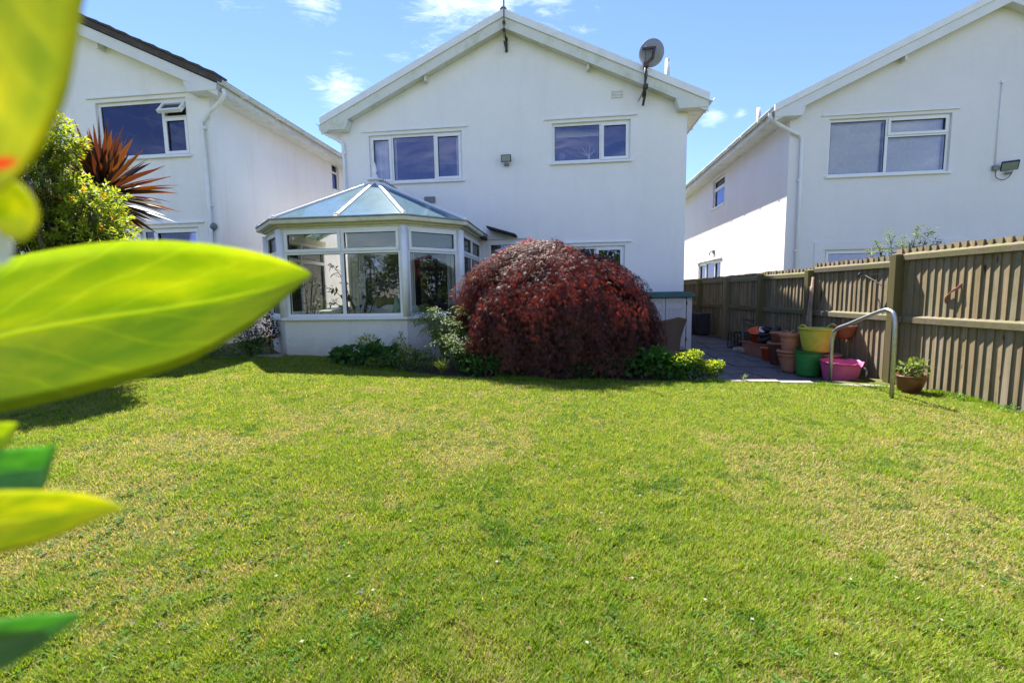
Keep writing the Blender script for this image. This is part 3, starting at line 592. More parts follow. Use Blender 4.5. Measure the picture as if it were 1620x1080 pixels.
# left neighbour
O_L = (-5.774, 9.234, -.10)
H, ztL = house('neighbouring_house', 'white rendered house on the left with dark tiled verge and an open top window', O_L, -7.3, 0, 9.8, 5.07, .36, 'render_left', 'barge_left', 'roof_tile',
    [(-2.29, -.456, 3.87, 4.87), (-1.62, -.42, 1.45, 2.58), (-3.4, -2.0, 1.45, 2.58)], [], [(4.33, 4.72, 4.20, 4.90)], vergecap=False)
window(H, (-2.29, 0, 3.87), 0, 1.83, 1.0, [(0, 1.32, 0, 1.0, 0), (1.32, 1.83, 0, .68, 1), (1.32, 1.83, .68, 1.0, 'open')])
window(H, (-1.62, 0, 1.45), 0, 1.20, 1.13, [(0, .26, 0, 1.13, 0), (.26, 1.20, 0, 1.13, 1)])
window(H, (-3.4, 0, 1.45), 0, 1.4, 1.13, [(0, .7, 0, 1.13, 0), (.7, 1.4, 0, 1.13, 1)])
window(H, (0, 4.33, 4.20), pi/2, .39, .70, [(0, .39, 0, .46, 0), (0, .39, .46, .70, 1)], lintel=0, frame=.035, sash_w=.03)
curtain(H, -2.2, -1.85, 3.3, 4.9, .20, 'curtain')
for s in (-1, 1):        # tile ends stepping down the verge
    um = -3.65; n = 15; L = 4.01/n
    for k in range(n):
        d0 = k*L; d1 = d0+L*1.22; base = 5.0+.012
        q = [(0, .012), (d1-d0, SL*(d1-d0)-.0), (d1-d0, SL*(d1-d0)+.028), (0, .05)]
        q = [(x*(1 if s < 0 else -1), z) for x, z in q]
        b = MB().prism(q, -.29, .02); o = b.build('roof_tile', 'roof_tile', H, ((-7.3-.36+d0) if s < 0 else (.36-d0), rng.uniform(-.012, .012), 5.07+SL*d0+rng.uniform(-.004, .006)))
downpipe(H, bez([(.41, -.15, 4.87), (.41, -.15, 4.78), (.25, -.10, 4.66), (.0, -.06, 4.52), (-.12, -.055, 4.40)], 5)+[(-.125, -.055, 3.4), (-.13, -.055, 2.2), (-.13, -.055, .0)], .034, 'upvc', [(-.12, -.06, 4.30), (-.13, -.06, 2.95)])
H.scale = (1.08, 1.08, 1.08)      # this neighbour is the larger of the three houses
t = thing('wall_lamp', 'small round grey lamp at the foot of the left house downpipe', 'lamp', toW(O_L, -.108, 0, 2.665), -YAW)
MB().lathe([(0, 0), (.07, 0), (.075, .03), (.06, .08), (0, .10)], 20, m=Matrix.Rotation(radians(70), 4, 'X')).build('housing', 'grey_plastic', t); MB().box((-.09, -.05, -.18), (-.03, -.001, -.04)).build('switch_box', 'grey_plastic', t, bevel=.005)

# right neighbour
O_R = (6.11, 10.3, 0)
H, ztR = house('neighbouring_house', 'white rendered house on the right behind the fence with venetian blinds in its upper window', O_R, 0, 7.9, 11.0, 5.14, .42, 'render_right', 'barge_clean', 'roof_tile',
    [(.80, 3.19, 3.67, 4.86), (.85, 3.35, .1, 2.10)], [(4.05, 5.15, 3.92, 4.82), (4.2, 6.6, 1.25, 2.22)], [])
window(H, (.80, 0, 3.67), 0, 2.39, 1.19, [(0, 1.18, 0, 1.19, 0), (1.18, 2.39, .80, 1.19, 1), (1.18, 2.39, 0, .80, 0)], glassmat='glass_blind')
window(H, (.85, 0, .1), 0, 2.5, 2.0, [(0, 1.25, 0, 2.0, 1), (1.25, 2.5, 0, 2.0, 1)], sill=False, lintel=0)
MB().ring(.62, 3.58, -.1, 2.27, .17, -.018, -.001).build('door_surround', 'render_right', H)
window(H, (0, 5.15, 3.92), -pi/2, 1.10, .90, [(0, 1.10, 0, .55, 0), (0, 1.10, .55, .90, 1)], lintel=0)
window(H, (0, 6.6, 1.25), -pi/2, 2.4, .97, [(0, .8, 0, .97, 1), (.8, 1.7, 0, .97, 0), (1.7, 2.4, 0, .97, 1)], lintel=.06)
for (a, c, z0, z1) in ((.92, 1.92, 3.74, 4.82), (2.04, 3.12, 3.74, 4.82)):      # venetian blinds, slat by slat
    n = 34; bl = None
    rail = MB().box((a, .14, z1-.01), (c, .18, z1+.02)).build('venetian_blind', 'blind', H)
    sm = MB()
    for k in range(n): z = z0+(z1-z0-.02)*k/n; sm.add([(a, .17, z), (c, .17, z), (c, .150, z+.027), (a, .150, z+.027)], [(0, 1, 2, 3)])
    sl_ = sm.build('slats', 'blind', rail); sl_['kind'] = 'stuff'
downpipe(H, bez([(-.47, -.15, 5.02), (-.47, -.15, 4.92), (-.30, -.11, 4.80), (.0, -.07, 4.64), (.20, -.058, 4.54), (.235, -.055, 4.42)], 5)+[(.24, -.055, 3.5), (.245, -.055, .0)], .036, 'upvc', [(.24, -.06, 3.62), (.245, -.06, 2.1)])
t = thing('conduit', 'thin white conduit running down the right house wall to a junction box', 'conduit', toW(O_R, 4.06, 0, 0), -YAW)
MB().tube([(0, -.02, 5.40), (0, -.02, 3.74)], .011, 8).build('pipe', 'upvc', t); MB().box((-.03, -.04, 5.38), (.03, -.001, 5.43)).build('top_box', 'upvc', t, bevel=.004)
MB().box((-.05, -.06, 3.64), (.05, -.001, 3.74)).build('junction_box', 'grey_plastic', t, bevel=.005); MB().tube(bez([(0, -.05, 3.64), (.0, -.06, 3.50), (.13, -.06, 3.44), (.24, -.07, 3.50), (.28, -.09, 3.62)], 6), .007, 6).build('cable', 'black_plastic', t)
floodlight(toW(O_R, 4.33, 0, 3.71), -YAW-radians(32), 'black floodlight tilted up on the right house wall beside a junction box', 42, .26, .20)
t = thing('outdoor_tap', 'small grey tap fitting above the lower side window of the right house', 'tap', toW(O_R, 0, 4.86, 2.45), -YAW)
MB().tube(bez([(-.01, 0, .06), (-.10, 0, .08), (-.14, 0, .02), (-.13, 0, -.06)], 5), .018, 8).build('spout', 'grey_plastic', t); MB().box((-.05, -.05, .0), (-.001, .05, .12)).build('plate', 'grey_plastic', t, bevel=.005)
MB().tube(bez([(-.02, -.02, 0), (-.03, -.06, -.14), (-.02, -.08, -.24)], 4), .006, 6).build('cable', 'black_plastic', t)
MB().tube([toW(O_R, .35, 2.6, 5.2), toW(O_R, .35, 2.6, 6.12)], .05, 12).build('flue', 'upvc_grubby'); tag(bpy.data.objects['flue'], 'short pale flue pipe above the left eaves of the right house', 'flue')

# ---------------------------------------------------------------- conservatory
C_ = thing('conservatory', 'white framed conservatory with hipped glass roof and rendered dwarf wall', 'conservatory', O_M, -YAW)
PL = [(-7.87, 0), (-7.87, -1.95), (-7.12, -2.70), (-5.0, -2.70), (-4.25, -1.95), (-4.25, 0)]
def offset(pl, d):
    out = []
    for i, p in enumerate(pl):
        p = Vector(p); a = Vector(pl[i-1]) if i else None; c = Vector(pl[i+1]) if i < len(pl)-1 else None; ns = []
        if a is not None: e = (p-a).normalized(); ns.append(Vector((e.y, -e.x)))
        if c is not None: e = (c-p).normalized(); ns.append(Vector((e.y, -e.x)))
        if len(ns) == 1: q = p+ns[0]*d
        else:
            m = (ns[0]+ns[1]).normalized(); q = p+m*d/m.dot(ns[0])
        out.append((q.x, q.y))
    return out
def band(d0, d1, z0, z1): return MB().plan(offset(PL, d0)+offset(PL, d1)[::-1], z0, z1)
# offset positive = outwards? (checked: walking left side -> front -> right side, the outside is on the right-hand side)
band(0, -.22, -.4, .865).build('dwarf_wall', 'render_dwarf', C_)
band(.055, -.24, .866, .915).build('sill', 'upvc', C_, bevel=.012)
band(-.002, -.09, 2.36, 2.47).build('eaves_beam', 'upvc_yellowed', C_)
g = band(.145, .05, 2.43, 2.50); g.build('gutter', 'upvc_yellowed', C_, bevel=.012); band(.155, .045, 2.502, 2.515).build('gutter_lip', 'concrete', C_)
band(.049, -.001, 2.40, 2.455).build('soffit', 'upvc_yellowed', C_)
MB().plan(offset(PL, -.23), .0, .10).build('floor', 'interior_floor', C_)
for i, p in enumerate(PL[1:5]): MB().tube([(p[0], p[1], .916), (p[0], p[1], 2.359)], .062, 8).build('corner_post', 'upvc', C_)
ncol = [2, 1, 2, 1, 2]
for i in range(5):
    a, c = Vector(PL[i]), Vector(PL[i+1]); L = (c-a).length; rz = atan2(c.y-a.y, c.x-a.x); d = (c-a)/L
    m0 = .05; w = L-2*m0; k = ncol[i]; cells = []
    for q in range(k): cells += [(w*q/k, w*(q+1)/k, 0, 1.06, 0), (w*q/k, w*(q+1)/k, 1.06, 1.443, 1)]
    p = a+d*m0; window(C_, (p.x, p.y, .916), rz, w, 1.443, cells, sill=False, lintel=0, glassmat='glass_cons', frame=.055, rec=.012, sash_w=.05)
# roof
AP = Vector((-6.05, -1.20, 3.42)); ev = offset(PL, .10); RZ = 2.515; E3 = [Vector((x, y, RZ)) for x, y in ev]; RB = Vector((-6.05, -.0, 3.42)); mid = (E3[2]+E3[3])/2
def pane(*pts):
    n = len(pts); b = MB(); b.add([p for p in pts]+[p+Vector((0, 0, .018)) for p in pts], [tuple(range(n)), tuple(reversed(range(n, 2*n)))]+[(i, (i+1) % n, (i+1) % n+n, i+n) for i in range(n)]); return b.build('roof_pane', 'glass_roof', C_)
L1 = E3[1]*.5+E3[0]*.5; R1 = E3[4]*.5+E3[5]*.5; RM = AP*.45+RB*.55
L1 = Vector((E3[1].x, RM.y, RZ)); R1 = Vector((E3[4].x, RM.y, RZ))
E0 = Vector((E3[0].x, 0, RZ)); E5 = Vector((E3[5].x, 0, RZ))
pane(E3[2], mid, AP); pane(mid, E3[3], AP); pane(E3[3], E3[4], AP); pane(E3[4], R1, RM, AP); pane(R1, E5, RB, RM); pane(E3[1], E3[2], AP); pane(L1, E3[1], AP, RM); pane(E0, L1, RM, RB)
up = Vector((0, 0, .02))
for e, top in ((E3[1], AP), (E3[2], AP), (mid, AP), (E3[3], AP), (E3[4], AP), (R1, RM), (L1, RM), (E5, RB+Vector((0, -.03, 0))), (E0, RB+Vector((0, -.03, 0)))):
    d = (top-e).normalized(); b = MB().bar(e-d*.05+up*1.1, top+up*1.1, .062, .04); b.build('roof_bar', 'upvc', C_, bevel=.010)
    MB().bar(e-d*.03-up*.6, top-up*.6, .045, .03).build('rafter', 'upvc_grubby', C_)
    MB().box((e.x-.04, e.y-.02, RZ-.02), (e.x+.04, e.y+.04, RZ+.06)).build('bar_end_cap', 'upvc', C_, bevel=.01)
MB().bar(AP+Vector((0, -.02, .045)), RB+Vector((0, 0, .045)), .13, .05).build('ridge', 'upvc', C_, bevel=.01)
fin = MB().lathe([(.0, .03), (.15, .03), (.15, .055), (.08, .075), (.05, .10), (.045, .14), (.02, .15), (.02, .17), (.035, .20), (.038, .24), (.025, .30), (.008, .36), (0, .38)], 16, tuple(AP)); fin.build('finial', 'upvc', C_)
b = MB()
for k in range(11): y = -1.1+k*.10; b.add([(AP.x-.035, y, AP.z+.07), (AP.x+.035, y, AP.z+.07), (AP.x, y, AP.z+.17), (AP.x, y+.035, AP.z+.07), (AP.x, y-.035, AP.z+.07)], [(0, 1, 2), (3, 4, 2)]).box((AP.x-.006, y-.04, AP.z+.07), (AP.x+.006, y+.04, AP.z+.10))
b.build('cresting', 'grey_plastic', C_)
MB().box((-4.17, -.45, 2.40), (-4.10, -.0, 2.46)).prism([(-4.05, 2.62), (-3.45, 2.44), (-3.45, 2.475), (-4.05, 2.66)], -.40, -.01).build('canopy', 'slate', C_)
# inside the conservatory
def sofa(label, u, v, w, rz, group='cream sofas in the conservatory'):
    p = toW(O_M, u, v, .10); t = thing('sofa', label, 'sofa', p, -YAW+rz, group)
    MB().box((-w/2, 0, .08), (w/2, .80, .42)).build('base', 'fabric_cream', t, bevel=.05); MB().box((-w/2+.02, -.12, .10), (w/2-.02, .14, .92)).build('backrest', 'fabric_cream', t, bevel=.07)
    for s in (-1, 1): MB().box((s*w/2-.10, -.02, .10), (s*w/2+.10, .80, .62)).build('armrest', 'fabric_cream', t, bevel=.06)
    for s in (-1, 1): MB().box((s*w/4-w*.22, .16, .42), (s*w/4+w*.22, .42, .98)).build('cushion', 'fabric_cream', t, bevel=.08)
sofa('cream fabric sofa inside the conservatory behind the left front panes', -6.35, -2.05, 1.0, radians(6)); sofa('smaller cream armchair inside the conservatory behind the central mullion', -5.60, -1.85, .80, radians(-14))
curtain(C_, -5.95, -5.70, .12, 2.3, -.12, 'fabric_cream', .025, 30); curtain(C_, -4.98, -4.75, .12, 2.3, -.12, 'fabric_cream', .025, 30); curtain(C_, -7.10, -6.95, .12, 2.3, -.12, 'fabric_cream', .025, 30)
t = thing('tree_ornament', 'pale teal cone shaped tree ornament on the conservatory sill', 'ornament', toW(O_M, -5.28, -2.38, .915), -YAW)
MB().lathe([(.11, .0), (.10, .02), (.012, .36), (0, .37)], 16).build('cone', 'teal', t); MB().box((-.13, -.05, -.0), (.13, .05, .012)).build('base', 'fabric_cream', t)
b = MB()
for k in range(5): b.lathe([(0, .92+k*.07), (.055-.004*k, .92+k*.07), (.06-.004*k, .955+k*.07), (.052-.004*k, .985+k*.07), (0, .985+k*.07)], 14, (.012*(-1)**k, 0, 0))
t = b.build('pot_stack', 'interior_floor', None, (*toW(O_M, -5.14, -2.36, 0)[:2], 0)); tag(t, 'small stack of woven pots on the conservatory sill beside the cone ornament', 'pots')
def twiggy(name, label, u, v, z0, n, h, sp, leafn, cols, size, seed):
    rr = np.random.default_rng(seed); t = thing(name, label, 'houseplant', toW(O_M, u, v, z0), -YAW); b = MB(); P = []; D = []
    b2 = MB().lathe([(0, 0), (.10, 0), (.13, .24), (.12, .24), (.10, .22), (0, .22)], 16); b2.build('pot', 'black_plastic', t)
    for k in range(n):
        a = rr.uniform(0, 2*pi); l = rr.uniform(.6, 1)*h; q = bez([(0, 0, .2), (cos(a)*sp*.2, sin(a)*sp*.2, l*.5), (cos(a)*sp*.6, sin(a)*sp*.6, l*.85), (cos(a)*sp, sin(a)*sp, l)], 5); b.tube(q, [.010*(1-i/len(q))+.003 for i in range(len(q))], 5)
        for i in range(leafn//n): s = q[int(rr.integers(len(q)//3, len(q)))]; P.append(np.array(s)+rr.normal(0, .03, 3)); D.append([cos(a)+rr.normal(0, .6), sin(a)+rr.normal(0, .6), rr.normal(.1, .5)])
    b.build('stems', 'bark', t); P = np.array(P); D = np.array(D); leafcloud(P, D, np.tile([0, 0, 1.], (len(P), 1)), size, size*.4, pal(cols, len(P)), 'foliage', 'leaf', t)
twiggy('houseplant', 'tall twiggy houseplant behind the left pane of the conservatory', -6.95, -2.25, .10, 9, 1.5, .25, 160, [(.05, .09, .03), (.08, .10, .04)], .09, 5)
twiggy('houseplant', 'dark leafy houseplant in a slim pot behind the central mullion of the conservatory', -5.98, -2.30, .10, 8, 1.75, .45, 200, [(.03, .07, .03), (.04, .06, .03)], .12, 6)
twiggy('houseplant', 'bushy houseplant behind the angled right pane of the conservatory', -4.85, -1.7, .10, 9, 1.1, .35, 260, [(.03, .06, .03), (.07, .05, .03)], .13, 8)

# ---------------------------------------------------------------- fence
FR = .0134; FX = 5.15; F_ = thing('fence', 'weathered mossy featheredge timber fence running back along the right boundary', 'fence', (FX, 0, 0), FR)
def fence():
    posts = [2.45, 4.2, 5.94, 7.62, 9.08, 10.45, 11.93, 13.4, 14.9]; tops = [1.76, 1.745, 1.665, 1.60, 1.585, 1.575, 1.57, 1.57]
    r = random.Random(9); vr = []
    for k in range(6):      # featheredge boards: one long edge thick, the other thin
        w = .104; b = MB(); j = [r.uniform(-.003, .003) for _ in range(8)]
        b.add([(-.018+j[0], 0, -1.1), (.013, 0, -1.1), (.010, w, -1.1), (.001, w, -1.1), (-.018+j[0], 0, 1+j[1]), (.013, 0, 1+j[1]), (.010, w, 1+j[2]), (.001, w, 1+j[2])], [(0, 1, 2, 3), (7, 6, 5, 4), (0, 4, 5, 1), (1, 5, 6, 2), (2, 6, 7, 3), (3, 7, 4, 0)])
        vr.append(b)
    meshes = []
    for k, b in enumerate(vr):
        o = b.build('board', 'fence_board', F_); meshes.append(o.data); bpy.data.objects.remove(o)
    y = 2.45
    while y < 14.8:
        bay = max(i for i, p in enumerate(posts[:-1]) if p <= y+.001); top = tops[bay]+r.uniform(-.007, .006)
        o = link('board', meshes[r.randrange(6)], F_, (.0-.012+r.uniform(-.003, .003), y, top-1), (0, r.uniform(-.006, .006), r.uniform(-.02, .02))); o.scale = (1, 1, 1)
        y += .094+r.uniform(-.009, .008)
        if y-posts[bay] > 0 and bay+1 < len(posts)-1 and posts[bay+1]-.0 < y < posts[bay+1]+.0: y = posts[bay+1]
    for i, p in enumerate(posts):
        t = tops[min(i, len(tops)-1)]; m = MB(); m.box((-.062, -.05, -1.1), (.05, .05, 1.0)); m.add([(-.062, -.05, 1.0), (.05, -.05, 1.0), (.05, .05, 1.0), (-.062, .05, 1.0), (-.0, 0, 1.02)], [(0, 1, 4), (1, 2, 4), (2, 3, 4), (3, 0, 4)])
        m.build('post', 'fence_post', F_, (-.075, p, t-1.045+(.05 if i < 3 else .0)), (0, r.uniform(-.012, .012), r.uniform(-.03, .03)), bevel=.006)
    for i in range(len(posts)-1):
        a, c = posts[i]+.052, posts[i+1]-.052; t = tops[i]; g = 1.25-.46+.01*i
        MB().add([(-.062, a, t-.155), (-.018, a, t-.155), (-.018, a, t-.055), (-.062, a, t-.085), (-.062, c, t-.155), (-.018, c, t-.155), (-.018, c, t-.055), (-.062, c, t-.085)], [(0, 1, 2, 3), (7, 6, 5, 4), (0, 4, 5, 1), (1, 5, 6, 2), (2, 6, 7, 3), (3, 7, 4, 0)]).build('rail', 'fence_rail', F_, bevel=.006)
        MB().add([(-.062, a, g), (-.018, a, g), (-.018, a, g+.10), (-.062, a, g+.075), (-.062, c, g), (-.018, c, g), (-.018, c, g+.10), (-.062, c, g+.075)], [(0, 1, 2, 3), (7, 6, 5, 4), (0, 4, 5, 1), (1, 5, 6, 2), (2, 6, 7, 3), (3, 7, 4, 0)]).build('rail', 'fence_rail', F_, bevel=.006)
fence()
b = MB().box((-.055, -1.75, -.12), (-.025, 1.5, .03)); tag(b.build('kerb_board', 'concrete', None, (5.13, 4.1, -.02), FR), 'low concrete strip at the foot of the near fence panel', 'edging')
simple('stake_bark', (.24, .17, .12), .9, var=.5, scale=9, bump=.6)
# ---------------------------------------------------------------- things on the patio
def G(x, y, dz=0): return (x, y, float(pz(y))+dz)
def shed():
    t = thing('storage_box', 'pale resin garden storage cupboard with dark green roof against the middle house', 'storage box', toW((3.50, 8.82, 0), 0, 0, .10), -YAW)
    MB().box((-.95, .05, 0), (-.10, .55, 1.02)).box((-.99, .06, 0), (-.951, .56, 1.04)).box((-.099, .02, 0), (0, .56, 1.06)).build('body', 'shed_resin', t, bevel=.006)
    for s in (0, 1):
        x0 = -.88+s*.385; b = MB(); b.box((x0, .02, .06), (x0+.375, .045, 1.02)); d = b.build('door', 'shed_resin', t, bevel=.004)
        MB().ring(x0+.001, x0+.374, .061, 1.019, .055, .006, .019).box((x0+.056, .008, .80), (x0+.319, .019, .83)).box((x0+.056, .008, .93), (x0+.319, .019, .945)).build('door_frame', 'shed_resin', d, bevel=.003)
        for k in range(4): MB().box((x0+.062+k*.066, .010, .12), (x0+.122+k*.066, .019, .79)).build('panel', 'shed_resin', d, bevel=.003)
    for z in (.18, .88): MB().box((-.108, .0, z), (-.094, .019, z+.07)).build('hinge', 'black_plastic', t)
    MB().prism([(-1.05, 1.03), (.06, 1.03), (.05, 1.06), (0, 1.10), (-.03, 1.13), (-.97, 1.13), (-1.0, 1.10), (-1.04, 1.06)], -.06, .60).build('roof', 'shed_roof', t, bevel=.01)
    for k in range(5): MB().box((-.96, .0+k*.11, 1.131), (-.04, .085+k*.11, 1.143)).build('roof_shingle', 'shed_roof', t, bevel=.003)
    MB().box((-.95, .0, -.03), (0, .56, -.001)).build('base', 'black_plastic', t)
shed()
def chair():
    t = thing('wicker_chair', 'brown wicker tub chair half hidden behind the red maple', 'chair', G(2.72, 8.1), radians(200))
    b = MB(); n = 30; R = .30; vs = []; fs = []
    rows = [(.06, .90), (.20, .88), (.42, .95), (.60, 1.05), (.76, 1.20), (.80, 1.27), (.80, 1.15), (.60, .97), (.42, .88)]
    for z, k in rows:
        for i in range(n+1):
            a = radians(-125+250*i/n)+pi/2; zz = z-(.16*abs(-125+250*i/n)/125 if z > .5 else 0); vs.append((R*k*cos(a), R*k*sin(a), zz))
    for j in range(len(rows)-1):
        for i in range(n): fs.append((j*(n+1)+i, j*(n+1)+i+1, (j+1)*(n+1)+i+1, (j+1)*(n+1)+i))
    b.add(vs, fs, True).build('back', 'wicker', t)
    MB().lathe([(0, .40), (.27, .40), (.28, .37), (.26, .30), (0, .30)], 28).build('seat', 'wicker', t)
    for a in (45, 135, 225, 315): MB().tube([(.22*cos(radians(a)), .22*sin(radians(a)), 0), (.22*cos(radians(a)), .22*sin(radians(a)), .31)], .02, 8).build('leg', 'wicker', t)
chair()
# galvanised handrail
t = thing('handrail', 'galvanised steel tube handrail standing at the edge of the lawn', 'handrail')
path = [(4.23, 5.98, -.14), (4.235, 5.98, .56)]+bez([(4.235, 5.98, .60), (4.235, 5.955, .685), (4.232, 5.87, .745)], 5)+bez([(4.228, 5.7, .80), (4.22, 5.2, .985), (4.218, 5.08, .995), (4.216, 5.015, .955), (4.216, 4.99, .86)], 6)+[(4.218, 4.985, .75), (4.225, 4.98, -.03)]
MB().tube(path, .0215, 16).build('rail', 'galvanised', t)
MB().lathe([(0, -.01), (.075, -.01), (.07, .008), (.024, .012)], 16, (4.225, 4.98, .0)).build('footing', 'concrete', t)

def pot(name, label, cat, loc, prof, mat, n=36, group=None, dz=None, soil=None, rim=None, tilt=None, handles=False, parts=True):
    t = thing(name, label, cat, loc, 0, group)
    if tilt: t.rotation_euler = tilt
    MB().lathe(prof, n, dz=dz).build('body', mat, t)
    if soil: MB().lathe([(0, soil[1]+.015), (soil[0]*.6, soil[1]+.008), (soil[0], soil[1])], 20).build('soil', 'soil', t)
    return t
def trug(name, label, loc, rb, rt, h, mat, dz=None, tilt=None, sq=1.0, rz=0, hand=True):
    t = thing(name, label, 'tub', loc, rz, 'plastic garden tubs')
    if tilt: t.rotation_euler = tilt
    prof = [(0, .004), (rb*.96, .004), (rb, .02)]+[(rb+(rt-rb)*(k/9)**.85, .02+(h-.02)*k/9) for k in range(1, 10)]+[(rt+.014, h+.004), (rt+.014, h+.014), (rt-.002, h+.012)]+[(rb+(rt-rb)*(k/6)-.006, .015+(h-.015)*k/6) for k in range(5, -1, -1)]+[(0, .012)]
    m = Matrix.Diagonal((1, sq, 1, 1)); MB().lathe(prof, 48, dz=dz, m=m).build('body', mat, t)
    if hand:
        for s in (0, pi):
            pts = [( (rt+.008)*cos(s+a), (rt+.008)*sin(s+a)*sq, h+.0+.07*(1-(a/.38)**2)) for a in np.linspace(-.38, .38, 11)]; MB().tube(pts, .011, 8).build('handle', mat, t)
    return t
trug('garden_tub', 'green plastic garden tub standing under the yellow tub', G(4.46, 6.78), .15, .185, .36, 'trug_green', hand=False)
def torn(a, r, z):
    if z < .2: return 0
    d = (a-radians(-62)+pi) % (2*pi)-pi; e = (a-radians(-120)+pi) % (2*pi)-pi
    return ((-.07*math.exp(-(d/.22)**2) + .010*sin(a*5)+.006*sin(a*13+1)-.025*math.exp(-(e/.5)**2)))*((z-.2)/.15)
trug('garden_tub', 'pink plastic garden tub with torn ragged rim and broken handle', G(4.60, 6.30, -.02), .18, .248, .32, 'trug_pink', dz=torn, hand=False)
p = bpy.data.objects['garden_tub.001']
MB().tube(bez([(.13, -.262, .27), (.15, -.285, .22), (.14, -.28, .16)], 4), .011, 8).build('handle', 'grey_plastic', p)
pot('plant_pot', 'brown pot tucked between the yellow tub and the pink tub', 'plant pot', G(4.72, 6.74), [(0, 0), (.12, 0), (.17, .30), (.18, .30), (.18, .335), (.16, .335), (.15, .28), (0, .27)], 'plastic_pot')
trug('garden_tub', 'yellow plastic garden tub with two handles on top of the green tub', (4.56, 6.76, .318), .175, .243, .335, 'trug_yellow', rz=radians(8))
def ribbed(R0, R1, h, n=5, rim=.035):
    p = [(0, 0), (R0, 0)]
    for k in range(1, 15): z = h*.80*k/14; p.append((R0+(R1-R0)*k/14+.004*(1 if (k % 3) else -1), z))
    return p+[(R1+.012, h*.82), (R1+.02, h*.86), (R1+.02, h-.01), (R1+.012, h), (R1-.012, h), (R1-.016, h*.8), (0, h*.76)]
bell = [(0, 0), (.095, 0), (.105, .03), (.125, .12), (.150, .21), (.158, .255), (.166, .26), (.166, .275), (.158, .28), (.160, .30), (.182, .305), (.188, .325), (.180, .34), (.160, .34), (.150, .29), (0, .27)]
pot('plant_pot', 'large terracotta pot with a rolled rim beside the green tub', 'plant pot', G(4.34, 7.05), bell, 'terracotta', soil=(.15, .29))
pot('plant_pot', 'ribbed terracotta pot full of broken shards standing in the large rimmed pot', 'plant pot', (4.36, 7.10, .265), ribbed(.10, .135, .31), 'terracotta', soil=(.12, .24))
tt = thing('pot_shards', 'broken pieces of pink terracotta heaped in the ribbed pot', 'shards', (4.36, 7.10, .54)); r = random.Random(2)
for k in range(9): MB().box((-.04, -.004, -.03), (.04, .008, .04)).build('shard', 'terracotta', tt, (r.uniform(-.08, .08), r.uniform(-.08, .08), r.uniform(.0, .03)), (r.uniform(-1, 1), r.uniform(-1, 1), r.uniform(0, 3)))
pot('plant_pot', 'tall brown plastic pot behind the ribbed terracotta pot', 'plant pot', G(4.50, 7.62), [(0, 0), (.12, 0), (.16, .34), (.175, .34), (.175, .38), (.155, .38), (.14, .32), (0, .31)], 'plastic_pot')
pot('plant_pot', 'upper reddish plastic pot standing in the tall brown pot', 'plant pot', (4.52, 7.64, float(pz(7.6))+.32), [(0, 0), (.10, 0), (.14, .20), (.15, .20), (.15, .23), (.13, .23), (.12, .17), (0, .16)], 'terracotta')
pot('plant_pot', 'small orange plastic pot by the brown trough', 'plant pot', G(4.56, 8.02), [(0, 0), (.10, 0), (.115, .20), (.13, .20), (.13, .24), (.115, .24), (.105, .18), (0, .17)], 'orange_plastic')
t = thing('planter_trough', 'long weathered brown plastic trough lying along the fence', 'planter', G(4.62, 8.42), radians(94))
MB().prism([(-.36, 0), (.36, 0), (.40, .22), (-.40, .22)], -.12, .12).build('body', 'plastic_pot', t, bevel=.012); MB().ring(-.42, .42, -.14, .14, .03, -.0, .02, Matrix.Translation((0, 0, .225)) @ Matrix.Rotation(pi/2, 4, 'X')).build('rim', 'plastic_pot', t, bevel=.005)
pot('bucket', 'bright orange plastic bucket tipped on the brown trough', 'bucket', (4.70, 8.62, .25), [(0, 0), (.11, 0), (.155, .25), (.165, .25), (.165, .265), (.15, .265), (.10, .01), (0, .01)], 'orange_plastic', tilt=(radians(16), radians(-14), 0))
t = thing('hose', 'coiled black hose and pipe heaped on the trough', 'hose', (4.62, 8.12, .30)); b = MB(); r = random.Random(5)
for k in range(9):
    rx = r.uniform(.10, .19); tl = r.uniform(-.9, .9); pts = [(rx*cos(a), rx*.7*sin(a)+.02*sin(3*a), tl*rx*cos(a)*.6+.10+.02*k) for a in np.linspace(0, 2*pi*.93, 22)]; b.tube(pts, .016 if k % 2 else .022, 7)
b.build('coil', 'black_plastic', t); b = MB(); b.tube([(-.12, .0, .02), (.08, -.15, .30)], .055, 12); b.build('bag', 'black_plastic', t); MB().lathe([(0, .0), (.05, .0), (.055, .012), (.04, .018)], 18, m=Matrix.Translation((-.17, -.05, .24)) @ Matrix.Rotation(radians(60), 4, 'X')).build('reel_end', 'blind', t)
t = thing('wooden_frame', 'small old wooden frame leaning against the fence beside the orange bucket', 'frame', G(4.70, 8.92), radians(-14)); t.rotation_euler = (radians(-14), radians(10), radians(20))
for s in (-.17, .17): MB().box((s-.02, -.02, 0), (s+.02, .02, .66)).build('upright', 'old_wood', t, bevel=.004)
for z in (.12, .32, .52, .62): MB().box((-.149, -.012, z), (.149, .012, z+.03)).build('crosspiece', 'old_wood', t)
t = thing('crate', 'dark jumbled wire crate behind the small wooden frame', 'crate', G(4.66, 9.20), .3)
for k in range(5): MB().ring(-.18, .18, .02+k*.001, .34, .012, -.18+k*.085, -.165+k*.085).build('wire_ring', 'black_plastic', t)
b = MB(); r = random.Random(8)
for k in range(16): p = Vector((r.uniform(-.15, .15), r.uniform(-.15, .15), r.uniform(.05, .25))); b.tube([p, p+Vector((r.uniform(-.2, .2), r.uniform(-.2, .2), r.uniform(-.05, .2)))], .014, 6)
b.build('sticks', 'bark', t)
o = MB().box((-.11, -.14, 0), (.11, .14, .10)).build('stone', 'concrete', None, G(4.50, 8.86, -.01), .5, bevel=.04); tag(o, 'pale stone lying at the foot of the wooden frame', 'stone')
